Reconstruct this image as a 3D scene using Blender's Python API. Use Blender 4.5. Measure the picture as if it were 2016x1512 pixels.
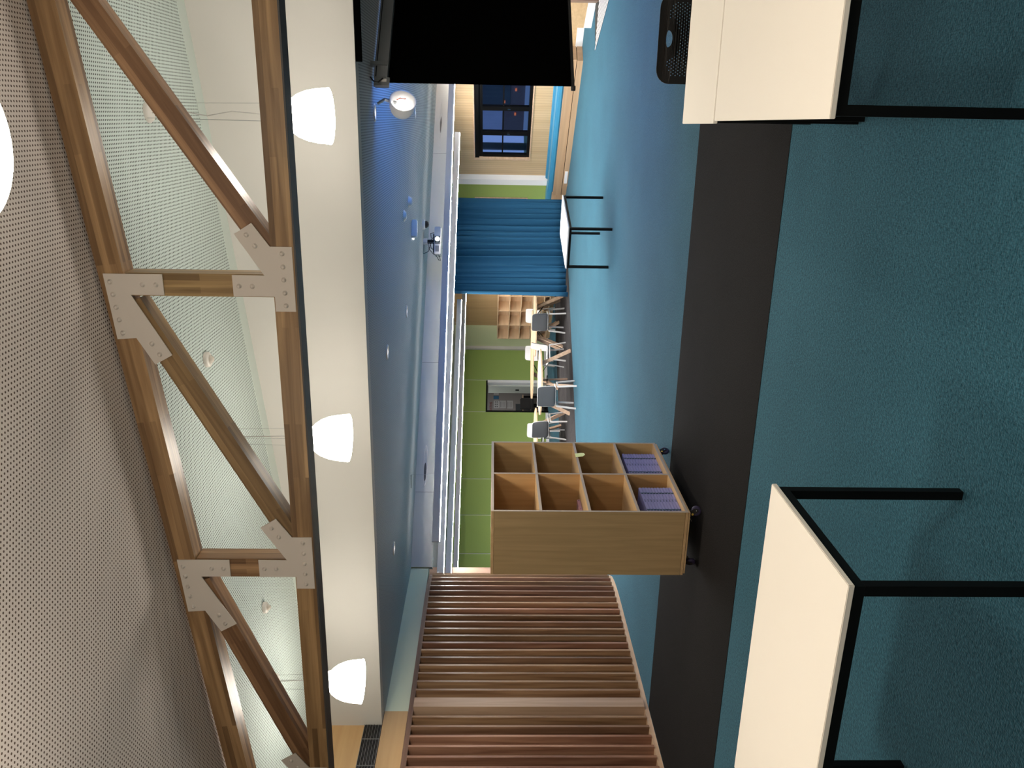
import bpy, bmesh, math, random
from mathutils import Vector, Matrix
from mathutils.geometry import tessellate_polygon
random.seed(7)
# ------------------------------------------------------------------ clear
for o in list(bpy.data.objects): bpy.data.objects.remove(o, do_unlink=True)
SC = bpy.context.scene
COL = SC.collection
PI = math.pi

# ------------------------------------------------------------------ camera (photo was taken turned by 90 degrees)
EYE = Vector((0, 0, 1.65)); FPX = 1585.0
yaw = math.radians(18.5); pit = math.radians(1.5); rol = 0.0108
fw = Vector((-math.sin(yaw)*math.cos(pit), math.cos(yaw)*math.cos(pit), -math.sin(pit)))
rt = Vector((math.cos(yaw), math.sin(yaw), 0)); up = rt.cross(fw)
R0, U0 = -up, rt
CR = math.cos(rol)*R0 - math.sin(rol)*U0; CU = math.sin(rol)*R0 + math.cos(rol)*U0
if Vector((0, 0, -1)).dot(CU) > 0:
    CR = math.cos(rol)*R0 + math.sin(rol)*U0; CU = -math.sin(rol)*R0 + math.cos(rol)*U0
cam = bpy.data.objects.new('camera', bpy.data.cameras.new('camera')); COL.objects.link(cam)
cam.data.sensor_fit = 'HORIZONTAL'; cam.data.sensor_width = 36; cam.data.lens = FPX/2016*36
cam.data.clip_start = 0.02; cam.data.clip_end = 200
m = Matrix((CR, CU, -fw)).transposed().to_4x4(); m.translation = EYE
cam.matrix_world = m
SC.camera = cam
def at(x, y, dist):                      # a point seen in direction (x, y) at a real distance along the view axis
    return EYE + dist*((x-1008)/FPX*CR - (y-756)/FPX*CU + fw)

# ------------------------------------------------------------------ world, lights, exposure
SC.view_settings.view_transform = 'Standard'; SC.view_settings.look = 'None'
SC.view_settings.gamma = 1; SC.view_settings.use_curve_mapping = False
SC.view_settings.exposure = 0.08
W = bpy.data.worlds.new('world'); SC.world = W; W.use_nodes = True
bg = W.node_tree.nodes['Background']; bg.inputs[0].default_value = (0.16, 0.27, 0.62, 1); bg.inputs[1].default_value = 0.9
PEND_W, PEND_E, LED_E, LED_W, SCREEN_E = 14.0, 27.0, 200.0, 0.0, 4.8
WARM = (1.0, 0.86, 0.68); COOL = (0.93, 0.96, 1.0)
def area(name, loc, rot, size, power, color, sy=None, shape='DISK'):
    l = bpy.data.lights.new(name, 'AREA'); l.shape = shape; l.size = size
    if sy: l.size_y = sy
    l.energy = power; l.color = color
    o = bpy.data.objects.new(name, l); COL.objects.link(o); o.location = loc; o.rotation_euler = rot
    return o

# ------------------------------------------------------------------ back part of the building: turned by 43 degrees
K = Vector((-6.63, 23.05, 0)); be = math.radians(43)
CV = Vector((math.sin(be), math.cos(be), 0)); DV = Vector((math.cos(be), -math.sin(be), 0))
def P(s, t, z=0): return K + s*CV + t*DV + Vector((0, 0, z))
RB = math.atan2(CV.y, CV.x)              # rotation that turns +X onto CV   (+Y becomes -DV)

# ------------------------------------------------------------------ materials
MATS = {}
def mat(name, color, rough=0.5, metal=0.0, emis=None, es=0.0, noise=0.0, nscale=60, bump=0.0, spec=None, trans=0.0, alpha=None):
    if name in MATS: return MATS[name]
    m = bpy.data.materials.new(name); m.use_nodes = True; nt = m.node_tree; b = nt.nodes['Principled BSDF']
    b.inputs['Base Color'].default_value = (*color, 1); b.inputs['Roughness'].default_value = rough; b.inputs['Metallic'].default_value = metal
    if spec is not None: b.inputs['Specular IOR Level'].default_value = spec
    if emis: b.inputs['Emission Color'].default_value = (*emis, 1); b.inputs['Emission Strength'].default_value = es
    if trans: b.inputs['Transmission Weight'].default_value = trans
    if noise or bump:
        tc = nt.nodes.new('ShaderNodeTexCoord'); n = nt.nodes.new('ShaderNodeTexNoise'); n.inputs['Scale'].default_value = nscale; n.inputs['Detail'].default_value = 4
        nt.links.new(tc.outputs['Object'], n.inputs['Vector'])
        if noise:
            mx = nt.nodes.new('ShaderNodeMix'); mx.data_type = 'RGBA'
            mx.inputs[6].default_value = (*[c*(1-noise) for c in color], 1); mx.inputs[7].default_value = (*[min(1, c*(1+noise)) for c in color], 1)
            nt.links.new(n.outputs['Fac'], mx.inputs[0]); nt.links.new(mx.outputs[2], b.inputs['Base Color'])
        if bump:
            bp = nt.nodes.new('ShaderNodeBump'); bp.inputs['Strength'].default_value = bump; bp.inputs['Distance'].default_value = 0.01
            nt.links.new(n.outputs['Fac'], bp.inputs['Height']); nt.links.new(bp.outputs[0], b.inputs['Normal'])
    MATS[name] = m; return m

def node(nt, kind, **kw):
    n = nt.nodes.new(kind)
    for k, v in kw.items(): setattr(n, k, v)
    return n
def wood(name, c1, c2, axis=0, fine=14.0, rough=0.45, vary=0.0, lam=None, stripes=None):
    """grain runs along the object's local axis"""
    if name in MATS: return MATS[name]
    m = bpy.data.materials.new(name); m.use_nodes = True; nt = m.node_tree; b = nt.nodes['Principled BSDF']; L = nt.links.new
    b.inputs['Roughness'].default_value = rough
    tc = node(nt, 'ShaderNodeTexCoord'); mp = node(nt, 'ShaderNodeMapping')
    sc = [fine]*3; sc[axis] = fine*0.05; mp.inputs['Scale'].default_value = sc
    L(tc.outputs['Object'], mp.inputs['Vector'])
    oi = node(nt, 'ShaderNodeObjectInfo'); add = node(nt, 'ShaderNodeVectorMath', operation='ADD')
    mul = node(nt, 'ShaderNodeVectorMath', operation='SCALE'); mul.inputs['Scale'].default_value = 40.0
    cb = node(nt, 'ShaderNodeCombineXYZ'); L(oi.outputs['Random'], cb.inputs[0]); L(oi.outputs['Random'], cb.inputs[1]); L(oi.outputs['Random'], cb.inputs[2])
    L(cb.outputs[0], mul.inputs[0]); L(mp.outputs[0], add.inputs[0]); L(mul.outputs[0], add.inputs[1])
    n = node(nt, 'ShaderNodeTexNoise'); n.inputs['Scale'].default_value = 1.0; n.inputs['Detail'].default_value = 6; n.inputs['Distortion'].default_value = 0.6
    L(add.outputs[0], n.inputs['Vector'])
    cr = node(nt, 'ShaderNodeValToRGB'); cr.color_ramp.elements[0].position = 0.32; cr.color_ramp.elements[1].position = 0.68
    cr.color_ramp.elements[0].color = (*c1, 1); cr.color_ramp.elements[1].color = (*c2, 1)
    L(n.outputs['Fac'], cr.inputs[0]); out = cr.outputs[0]
    if lam:                                   # laminated strips with finger joints
        bw, bh = lam
        sep = node(nt, 'ShaderNodeSeparateXYZ'); L(tc.outputs['Object'], sep.inputs[0])
        cx = node(nt, 'ShaderNodeCombineXYZ'); ad = node(nt, 'ShaderNodeMath', operation='ADD'); L(sep.outputs[1], ad.inputs[0]); L(sep.outputs[2], ad.inputs[1])
        L(sep.outputs[0], cx.inputs[0]); L(ad.outputs[0], cx.inputs[1])
        br = node(nt, 'ShaderNodeTexBrick'); br.offset = 0.37; br.inputs['Scale'].default_value = 1.0; br.inputs['Mortar Size'].default_value = 0.0
        br.inputs['Brick Width'].default_value = bw; br.inputs['Row Height'].default_value = bh
        br.inputs['Color1'].default_value = (0.55, 0.5, 0.45, 1); br.inputs['Color2'].default_value = (1.25, 1.25, 1.25, 1)
        L(cx.outputs[0], br.inputs['Vector'])
        mm = node(nt, 'ShaderNodeMix', data_type='RGBA', blend_type='MULTIPLY'); mm.inputs[0].default_value = 1
        L(out, mm.inputs[6]); L(br.outputs['Color'], mm.inputs[7]); out = mm.outputs[2]
    if stripes:                               # fine grooves between narrow boards
        ax, pitch, width, dark = stripes
        sep = node(nt, 'ShaderNodeSeparateXYZ'); L(tc.outputs['Object'], sep.inputs[0])
        dv = node(nt, 'ShaderNodeMath', operation='DIVIDE'); dv.inputs[1].default_value = pitch; L(sep.outputs[ax], dv.inputs[0])
        fr = node(nt, 'ShaderNodeMath', operation='FRACT'); L(dv.outputs[0], fr.inputs[0])
        lt = node(nt, 'ShaderNodeMath', operation='LESS_THAN'); lt.inputs[1].default_value = width; L(fr.outputs[0], lt.inputs[0])
        mm = node(nt, 'ShaderNodeMix', data_type='RGBA', blend_type='MULTIPLY'); L(lt.outputs[0], mm.inputs[0])
        mm.inputs[7].default_value = (dark, dark, dark, 1); L(out, mm.inputs[6]); out = mm.outputs[2]
    if vary:
        hs = node(nt, 'ShaderNodeHueSaturation'); mr = node(nt, 'ShaderNodeMapRange'); mr.inputs[3].default_value = 1-vary; mr.inputs[4].default_value = 1+vary
        L(oi.outputs['Random'], mr.inputs[0]); L(mr.outputs[0], hs.inputs['Value']); L(out, hs.inputs['Color']); out = hs.outputs[0]
        ml = node(nt, 'ShaderNodeMath', operation='MULTIPLY'); ml.inputs[1].default_value = 7.13; fr = node(nt, 'ShaderNodeMath', operation='FRACT')
        m2 = node(nt, 'ShaderNodeMapRange'); m2.inputs[3].default_value = 0.485; m2.inputs[4].default_value = 0.512
        L(oi.outputs['Random'], ml.inputs[0]); L(ml.outputs[0], fr.inputs[0]); L(fr.outputs[0], m2.inputs[0]); L(m2.outputs[0], hs.inputs['Hue'])
    L(out, b.inputs['Base Color'])
    MATS[name] = m; return m
def perforated(name, color, hole, px=0.022, py=0.023, r=0.0055):
    m = bpy.data.materials.new(name); m.use_nodes = True; nt = m.node_tree; b = nt.nodes['Principled BSDF']; L = nt.links.new
    b.inputs['Roughness'].default_value = 0.7; b.inputs['Specular IOR Level'].default_value = 0.2
    def M(op, a, c=None):
        n = node(nt, 'ShaderNodeMath', operation=op)
        for i, v in enumerate((a, c)):
            if v is None: continue
            if isinstance(v, (int, float)): n.inputs[i].default_value = v
            else: L(v, n.inputs[i])
        return n.outputs[0]
    tc = node(nt, 'ShaderNodeTexCoord'); sep = node(nt, 'ShaderNodeSeparateXYZ'); L(tc.outputs['Object'], sep.inputs[0])
    u = M('DIVIDE', M('ADD', sep.outputs[0], 50.0), px); row = M('FLOOR', u); fu = M('MULTIPLY', M('SUBTRACT', M('FRACT', u), 0.5), px)
    v = M('ADD', M('DIVIDE', M('ADD', sep.outputs[1], 50.0), py), M('MULTIPLY', M('MODULO', row, 2.0), 0.5)); fv = M('MULTIPLY', M('SUBTRACT', M('FRACT', v), 0.5), py)
    d = M('SQRT', M('ADD', M('MULTIPLY', fu, fu), M('MULTIPLY', fv, fv))); h = M('LESS_THAN', d, r)
    mx = node(nt, 'ShaderNodeMix', data_type='RGBA'); mx.inputs[6].default_value = (*color, 1); mx.inputs[7].default_value = (*hole, 1)
    L(h, mx.inputs[0]); L(mx.outputs[2], b.inputs['Base Color'])
    MATS[name] = m; return m
def carpet(name, c1, c2, weave=260.0, rot=0.0, planks=None, sheen=0.0):
    m = bpy.data.materials.new(name); m.use_nodes = True; nt = m.node_tree; b = nt.nodes['Principled BSDF']; L = nt.links.new
    b.inputs['Roughness'].default_value = 0.95; b.inputs['Specular IOR Level'].default_value = 0.1
    b.inputs['Sheen Weight'].default_value = sheen; b.inputs['Sheen Roughness'].default_value = 0.4; b.inputs['Sheen Tint'].default_value = (0.55, 0.8, 0.95, 1)
    tc = node(nt, 'ShaderNodeTexCoord'); mp = node(nt, 'ShaderNodeMapping'); mp.inputs['Rotation'].default_value = (0, 0, rot); L(tc.outputs['Object'], mp.inputs['Vector'])
    n1 = node(nt, 'ShaderNodeTexNoise'); n1.inputs['Scale'].default_value = 1.0; n1.inputs['Detail'].default_value = 3
    m1 = node(nt, 'ShaderNodeMapping'); m1.inputs['Scale'].default_value = (weave*0.3, weave, weave); L(mp.outputs[0], m1.inputs['Vector']); L(m1.outputs[0], n1.inputs['Vector'])
    n2 = node(nt, 'ShaderNodeTexNoise'); n2.inputs['Scale'].default_value = 1.0; n2.inputs['Detail'].default_value = 3
    m2 = node(nt, 'ShaderNodeMapping'); m2.inputs['Scale'].default_value = (weave, weave*0.3, weave); L(mp.outputs[0], m2.inputs['Vector']); L(m2.outputs[0], n2.inputs['Vector'])
    n3 = node(nt, 'ShaderNodeTexNoise'); n3.inputs['Scale'].default_value = 1.3; n3.inputs['Detail'].default_value = 5; L(tc.outputs['Object'], n3.inputs['Vector'])
    ad = node(nt, 'ShaderNodeMath', operation='ADD'); L(n1.outputs['Fac'], ad.inputs[0]); L(n2.outputs['Fac'], ad.inputs[1])
    a3 = node(nt, 'ShaderNodeMath', operation='MULTIPLY_ADD'); a3.inputs[1].default_value = 0.25; L(n3.outputs['Fac'], a3.inputs[0]); L(ad.outputs[0], a3.inputs[2])
    mr = node(nt, 'ShaderNodeMapRange'); mr.inputs[1].default_value = 0.85; mr.inputs[2].default_value = 1.4; L(a3.outputs[0], mr.inputs[0])
    mx = node(nt, 'ShaderNodeMix', data_type='RGBA'); mx.inputs[6].default_value = (*c1, 1); mx.inputs[7].default_value = (*c2, 1); L(mr.outputs[0], mx.inputs[0]); out = mx.outputs[2]
    if planks:
        br = node(nt, 'ShaderNodeTexBrick'); br.inputs['Scale'].default_value = 1; br.inputs['Brick Width'].default_value = planks[0]; br.inputs['Row Height'].default_value = planks[1]
        br.inputs['Mortar Size'].default_value = 0.012; br.inputs['Mortar'].default_value = (0.6, 0.6, 0.6, 1); br.inputs['Color1'].default_value = (0.8, 0.8, 0.8, 1); br.inputs['Color2'].default_value = (1.2, 1.2, 1.2, 1)
        L(mp.outputs[0], br.inputs['Vector']); mm = node(nt, 'ShaderNodeMix', data_type='RGBA', blend_type='MULTIPLY'); mm.inputs[0].default_value = 1
        L(out, mm.inputs[6]); L(br.outputs['Color'], mm.inputs[7]); out = mm.outputs[2]
    L(out, b.inputs['Base Color'])
    bp = node(nt, 'ShaderNodeBump'); bp.inputs['Strength'].default_value = 0.9; bp.inputs['Distance'].default_value = 0.006; L(ad.outputs[0], bp.inputs['Height']); L(bp.outputs[0], b.inputs['Normal'])
    MATS[name] = m; return m

white_paint = mat('white_paint', (0.63, 0.605, 0.565), 0.8, spec=0.2)
cream_white = mat('cream_white', (0.80, 0.79, 0.77), 0.6)
mint_paint = mat('mint_paint', (0.62, 0.68, 0.52), 0.8, spec=0.2)
mint_perf = perforated('mint_perforated', (0.60, 0.68, 0.64), (0.05, 0.06, 0.05))
pink_perf = perforated('beige_perforated', (0.76, 0.66, 0.59), (0.13, 0.085, 0.06))
grey_perf = perforated('grey_perforated', (0.50, 0.52, 0.53), (0.10, 0.10, 0.10), px=0.022, py=0.023, r=0.0062)
grey_paint = mat('grey_paint', (0.52, 0.52, 0.50), 0.7)
teal = carpet('teal_carpet', (0.004, 0.036, 0.056), (0.032, 0.118, 0.165), weave=170.0, sheen=0.18)
blue_c = carpet('blue_carpet', (0.06, 0.20, 0.27), (0.10, 0.30, 0.38), weave=120)
dark_c = carpet('charcoal_carpet', (0.005, 0.0045, 0.0045), (0.017, 0.015, 0.015), weave=320)
plank_c = carpet('charcoal_plank_carpet', (0.030, 0.027, 0.028), (0.055, 0.050, 0.050), rot=-RB, planks=(1.0, 0.25))
glulam = wood('laminated_timber', (0.20, 0.11, 0.045), (0.40, 0.245, 0.115), 0, 22, 0.4, 0.08, lam=(0.9, 0.035))
oak = wood('oak_veneer_tall', (0.36, 0.245, 0.115), (0.45, 0.31, 0.155), 2, 26, 0.5)
oak_in = wood('oak_veneer_inner', (0.40, 0.23, 0.095), (0.48, 0.29, 0.13), 2, 26, 0.5)
oak_h = wood('oak_veneer_wide', (0.52, 0.34, 0.17), (0.62, 0.42, 0.22), 1, 20, 0.5)
oak_wall = wood('oak_wall_veneer', (0.50, 0.31, 0.14), (0.56, 0.36, 0.17), 1, 16, 0.5)
post_w = wood('wide_slat_timber', (0.36, 0.24, 0.16), (0.48, 0.33, 0.23), 2, 18, 0.4)
slat_w = wood('slat_timber', (0.17, 0.085, 0.045), (0.37, 0.22, 0.13), 2, 18, 0.32, 0.3)
rail_w = wood('pale_rail_timber', (0.55, 0.36, 0.22), (0.68, 0.47, 0.31), 1, 20, 0.45)
pale_w = wood('pale_table_timber', (0.60, 0.42, 0.25), (0.72, 0.52, 0.33), 0, 12, 0.45)
leg_w = wood('table_leg_timber', (0.52, 0.34, 0.22), (0.68, 0.48, 0.33), 2, 20, 0.5)
lining = wood('grooved_lining_boards', (0.50, 0.34, 0.18), (0.58, 0.41, 0.23), 2, 8, 0.5, stripes=(0, 0.065, 0.12, 0.75))
lining_d = wood('fine_grooved_lining', (0.42, 0.28, 0.14), (0.48, 0.33, 0.17), 2, 8, 0.5, stripes=(0, 0.045, 0.2, 0.72))
bench_w = wood('bench_timber', (0.42, 0.27, 0.15), (0.50, 0.33, 0.19), 0, 10, 0.5)
edge_w = mat('pale_edge_banding', (0.40, 0.34, 0.28), 0.5)
green_p = mat('green_pinboard_fabric', (0.31, 0.41, 0.12), 0.9, noise=0.08, nscale=300, spec=0.1)
pale_green = mat('pale_green_paint', (0.68, 0.70, 0.44), 0.8)
joint_w = mat('pale_joint_strip', (0.62, 0.66, 0.52), 0.6)
black_m = mat('black_powder_coat', (0.002, 0.002, 0.002), 0.5, spec=0.15)
black_pl = mat('black_plastic', (0.010, 0.008, 0.007), 0.6)
black_f = mat('black_screen_fabric', (0.0012, 0.0012, 0.0012), 1.0, spec=0.0)
tabletop = mat('white_laminate_top', (0.74, 0.70, 0.63), 0.6, spec=0.25, noise=0.01, nscale=3)
steel = mat('painted_steel_plate', (0.66, 0.58, 0.50), 0.55, bump=0.05, nscale=400)
dark_st = mat('dark_steel', (0.07, 0.065, 0.062), 0.55)
chrome = mat('chrome', (0.75, 0.75, 0.75), 0.15, 1.0)
galv = mat('galvanised_metal', (0.35, 0.36, 0.36), 0.35, 0.8)
grey_sh = mat('charcoal_seat_fabric', (0.075, 0.078, 0.082), 0.8, noise=0.1, nscale=200)
light_gr = mat('light_grey_plastic', (0.62, 0.60, 0.58), 0.45)
frame_gr = mat('grey_chair_frame', (0.50, 0.48, 0.46), 0.4)
curtain_m = mat('blue_curtain_fabric', (0.022, 0.10, 0.19), 0.85, spec=0.15)
cushion = mat('blue_vinyl_cushion', (0.05, 0.26, 0.42), 0.45)
lamp_m = mat('glowing_lamp_shade', (0.9, 0.9, 0.85), 0.4, emis=(1.0, 0.93, 0.82), es=PEND_E)
led_m = mat('glowing_led_strip', (0.9, 0.9, 0.9), 0.4, emis=(1.0, 0.98, 0.95), es=LED_E)
ledup_m = mat('added_upper_glow', (0.9, 0.9, 0.9), 0.4, emis=(1.0, 0.98, 0.93), es=6.0)
glow_m = mat('glowing_bulb', (0.9, 0.9, 0.9), 0.4, emis=(1.0, 0.97, 0.92), es=4)
down_m = mat('downlight_lens', (0.9, 0.9, 0.9), 0.2, emis=(1.0, 0.95, 0.9), es=1.5)
pblue = mat('projected_blue_image', (0.1, 0.2, 0.8), 0.6, emis=(0.09, 0.30, 1.0), es=SCREEN_E)
plens = mat('projector_lens_light', (0.9, 0.95, 1), 0.2, emis=(0.75, 0.9, 1.0), es=6)
glass = mat('window_glass', (0.9, 0.93, 0.97), 0.02, trans=1.0)
clearg = mat('smooth_white_plastic', (0.72, 0.68, 0.62), 0.35)
lav = mat('lavender_binder_card', (0.27, 0.26, 0.48), 0.5)
teal_d = mat('dark_teal_print', (0.005, 0.035, 0.06), 0.5)
purple = mat('purple_wheel_tyre', (0.035, 0.028, 0.07), 0.5)
yellow = mat('yellow_sticker', (0.75, 0.50, 0.08), 0.5)
tag_m = mat('lime_tag_card', (0.72, 0.80, 0.35), 0.6)
pink_m = mat('dusty_pink_card', (0.42, 0.22, 0.24), 0.6)
copper = mat('red_insulated_wire', (0.6, 0.08, 0.04), 0.4)

# ------------------------------------------------------------------ helpers
def tag(o, label=None, cat=None, group=None, kind=None):
    if label: o['label'] = label
    if cat: o['category'] = cat
    if group: o['group'] = group
    if kind: o['kind'] = kind
    return o
def link(name, me, m, parent=None):
    if m is not None and not me.materials:
        me.materials.append(m)
    o = bpy.data.objects.new(name, me); COL.objects.link(o)
    if parent: o.parent = parent
    return o
def fin(bm, name, m, parent=None, smooth=False):
    bmesh.ops.recalc_face_normals(bm, faces=bm.faces)
    me = bpy.data.meshes.new(name); bm.to_mesh(me); bm.free()
    if smooth:
        for p in me.polygons: p.use_smooth = True
    return link(name, me, m, parent)
def thing(name, label, cat, loc=(0, 0, 0), rz=0.0, group=None, kind=None):
    o = bpy.data.objects.new(name, None); COL.objects.link(o); o.location = loc; o.rotation_euler = (0, 0, rz); o.empty_display_size = 0.1
    return tag(o, label, cat, group, kind)
def bbox(bm, x0, x1, y0, y1, z0, z1, bev=0.0):
    r = bmesh.ops.create_cube(bm, size=1); vs = r['verts']
    for v in vs: v.co = Vector(((x0+x1)/2+v.co.x*(x1-x0), (y0+y1)/2+v.co.y*(y1-y0), (z0+z1)/2+v.co.z*(z1-z0)))
    if bev:
        es = list({e for v in vs for e in v.link_edges})
        bmesh.ops.bevel(bm, geom=es, offset=bev, segments=2, affect='EDGES')
def box(name, m, x0, x1, y0, y1, z0, z1, parent=None, bev=0.0):
    """mesh centred on its own origin so wood grain coordinates are local"""
    bm = bmesh.new(); c = Vector(((x0+x1)/2, (y0+y1)/2, (z0+z1)/2)); h = (abs(x1-x0)/2, abs(y1-y0)/2, abs(z1-z0)/2)
    bbox(bm, -h[0], h[0], -h[1], h[1], -h[2], h[2], bev); o = fin(bm, name, m, parent); o.location = c; return o
def bar(name, m, a, b, w, h, parent=None, upv=(0, 0, 1), bev=0.0):
    """beam from a to b, local X along it, w = size across, h = size along up"""
    a, b = Vector(a), Vector(b); d = (b-a); L = d.length; x = d.normalized(); u = Vector(upv); y = u.cross(x)
    if y.length < 1e-4: u = Vector((0, 1, 0)); y = u.cross(x)
    y.normalize(); z = x.cross(y)
    bm = bmesh.new(); bbox(bm, -L/2, L/2, -w/2, w/2, -h/2, h/2, bev); o = fin(bm, name, m, parent)
    mm = Matrix((x, y, z)).transposed().to_4x4(); mm.translation = (a+b)/2; o.matrix_local = mm; return o
def poly_prism(name, m, pts, vec, parent=None, bev=0):
    """flat polygon (3-D points) pushed along vec"""
    bm = bmesh.new(); vec = Vector(vec); a = [bm.verts.new(Vector(p)) for p in pts]; b = [bm.verts.new(Vector(p)+vec) for p in pts]
    n = len(pts)
    for tri in tessellate_polygon([[Vector(p) for p in pts]]):
        bm.faces.new([a[i] for i in tri]); bm.faces.new([b[i] for i in reversed(tri)])
    for i in range(n): bm.faces.new((a[i], b[i], b[(i+1) % n], a[(i+1) % n]))
    if bev: bmesh.ops.bevel(bm, geom=list(bm.edges), offset=bev, segments=1, affect='EDGES')
    return fin(bm, name, m, parent)
def tube(name, m, pts, r, parent=None, seg=8, caps=True):
    bm = bmesh.new(); pts = [Vector(p) for p in pts]; rings = []
    for i, p in enumerate(pts):
        d = (pts[min(i+1, len(pts)-1)]-pts[max(i-1, 0)]).normalized(); a = Vector((0, 0, 1)) if abs(d.z) < 0.9 else Vector((1, 0, 0))
        u = d.cross(a).normalized(); v = d.cross(u)
        rings.append([bm.verts.new(p+r*(math.cos(2*PI*k/seg)*u+math.sin(2*PI*k/seg)*v)) for k in range(seg)])
    for i in range(len(rings)-1):
        for k in range(seg): bm.faces.new((rings[i][k], rings[i][(k+1) % seg], rings[i+1][(k+1) % seg], rings[i+1][k]))
    if caps: bm.faces.new(rings[0]); bm.faces.new(rings[-1])
    return fin(bm, name, m, parent, True)
def lathe(name, m, prof, loc=(0, 0, 0), parent=None, seg=32, smooth=True):
    bm = bmesh.new(); rings = []
    for r, z in prof:
        if r < 1e-6: rings.append([bm.verts.new((0, 0, z))])
        else: rings.append([bm.verts.new((r*math.cos(2*PI*k/seg), r*math.sin(2*PI*k/seg), z)) for k in range(seg)])
    for A, B in zip(rings, rings[1:]):
        for k in range(seg):
            k2 = (k+1) % seg
            if len(A) == 1 and len(B) > 1: bm.faces.new((A[0], B[k], B[k2]))
            elif len(B) == 1 and len(A) > 1: bm.faces.new((A[k], A[k2], B[0]))
            elif len(A) > 1: bm.faces.new((A[k], A[k2], B[k2], B[k]))
    o = fin(bm, name, m, parent, smooth); o.location = loc; return o
def shape2d(name, m, outline, holes, thick, parent=None, warp=None):
    """plate with real holes, in local XZ, thickness along Y"""
    cu = bpy.data.curves.new(name, 'CURVE'); cu.dimensions = '2D'; cu.fill_mode = 'BOTH'; cu.extrude = thick/2
    for pts in [outline]+holes:
        s = cu.splines.new('POLY'); s.points.add(len(pts)-1); s.use_cyclic_u = True
        for i, (x, y) in enumerate(pts): s.points[i].co = (x, y, 0, 1)
    tmp = bpy.data.objects.new('tmp', cu); COL.objects.link(tmp); dg = bpy.context.evaluated_depsgraph_get()
    me = bpy.data.meshes.new_from_object(tmp.evaluated_get(dg)); bpy.data.objects.remove(tmp, do_unlink=True)
    me.name = name
    for v in me.vertices:
        x, y, z = v.co; v.co = Vector((x, z, y)) if warp is None else warp(x, z, y)
    me.materials.clear()
    return link(name, me, m, parent)
def adopt(c, p):
    c.parent = p; c.matrix_parent_inverse = p.matrix_basis.inverted()
def dup(root, loc, rz=None, label=None, group=None):
    r = root.copy(); COL.objects.link(r); r.location = loc
    if rz is not None: r.rotation_euler = (0, 0, rz)
    if label: r['label'] = label
    if group: r['group'] = group
    for ch in list(root.children):
        c = ch.copy(); COL.objects.link(c); c.parent = r
        for g in list(ch.children):
            d = g.copy(); COL.objects.link(d); d.parent = c
    return r

# ================================================================== FLOOR
floor = poly_prism('floor', teal, [(-14, -3.4, 0), (4.6, -3.4, 0), (4.6, 13.6, 0), P(0.85, 15), P(0.85, -1), (-14, 25.6, 0)], (0, 0, -0.1))
tag(floor, kind='structure')
poly_prism('dark_carpet_stripe', dark_c, [(-5.72, 4.635, 0), (4.5, 4.635, 0), (4.5, 6.72, 0), (-5.72, 6.72, 0)], (0, 0, 0.003), floor)
poly_prism('plank_carpet_strip', plank_c, [P(-11, 6.45), P(0.05, 6.45), P(0.05, 3.1), P(-11, 3.1)], (0, 0, 0.003), floor)
# ceiling slabs
cz = lambda X: 3.86+0.107*X
def slope_ceiling(name, m, y0, y1):
    return tag(poly_prism(name, m, [(-5.8, y0, cz(-5.8)), (4.3, y0, cz(4.3)), (4.3, y1, cz(4.3)), (-5.8, y1, cz(-5.8))], (0, 0, 0.12)), kind='structure')
slope_ceiling('ceiling', pink_perf, -3.2, 4.40)
slope_ceiling('ceiling', mint_perf, 4.40, 6.70)
tag(poly_prism('trim_1', mat('mint_border', (0.60, 0.67, 0.62), 0.8), [(-5.8, 6.40, cz(-5.8)-0.004), (4.3, 6.40, cz(4.3)-0.004), (4.3, 6.56, cz(4.3)-0.004), (-5.8, 6.56, cz(-5.8)-0.004)], (0, 0, 0.004)), kind='structure')
tag(poly_prism('ceiling', grey_perf, [(-14, 6.70, 2.70), (4.3, 6.70, 2.70), (4.3, 13.6, 2.70), P(0.85, 15, 2.7), P(0.85, -1, 2.7), (-14, 25.6, 2.7)], (0, 0, 0.15)), kind='structure')
# bulkhead between the raked ceiling and the low ceiling
tag(poly_prism('wall_bulkhead', white_paint, [(-5.8, 6.56, 2.70), (4.3, 6.56, 2.70), (4.3, 6.56, cz(4.3)), (-5.8, 6.56, cz(-5.8))], (0, 0.14, 0)), kind='structure')
# outer shell
tag(box('wall_right', white_paint, 4.3, 4.5, -3.3, 13.9, 0, 4.6), kind='structure')
tag(box('wall_rear', white_paint, -6.0, 4.4, -3.4, -3.2, 0, 4.6), kind='structure')
# left wall: veneer above, slat screen below
wl = tag(box('wall_left', oak_wall, -5.98, -5.80, -3.3, 6.76, 2.46, 3.6), kind='structure')
tag(box('wall_left_pale', mint_paint, -5.95, -5.83, 6.76, 9.6, 2.46, 2.70), kind='structure')
tag(box('wall_left_back', mat('dark_timber_backing', (0.10, 0.055, 0.03), 0.7), -6.05, -5.93, -3.3, 8.6, 0, 2.46), kind='structure')
# linear grille in the veneer
g = thing('air_grille', 'long dark linear air grille set in the timber wall above the slats', 'grille', (-5.80, 3.5, 2.785))
box('backing', black_m, 0.0, 0.004, -3.2, 3.25, -0.088, 0.088, g)
for k in range(13): box('blade', dark_st if k % 2 else galv, 0.004, 0.014, -3.2, 3.25, -0.082+k*0.0136, -0.078+k*0.0136, g)
for y in (2.86, 2.52, 2.15): box('joint', galv, 0.004, 0.016, y, y+0.006, -0.088, 0.088, g)
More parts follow.
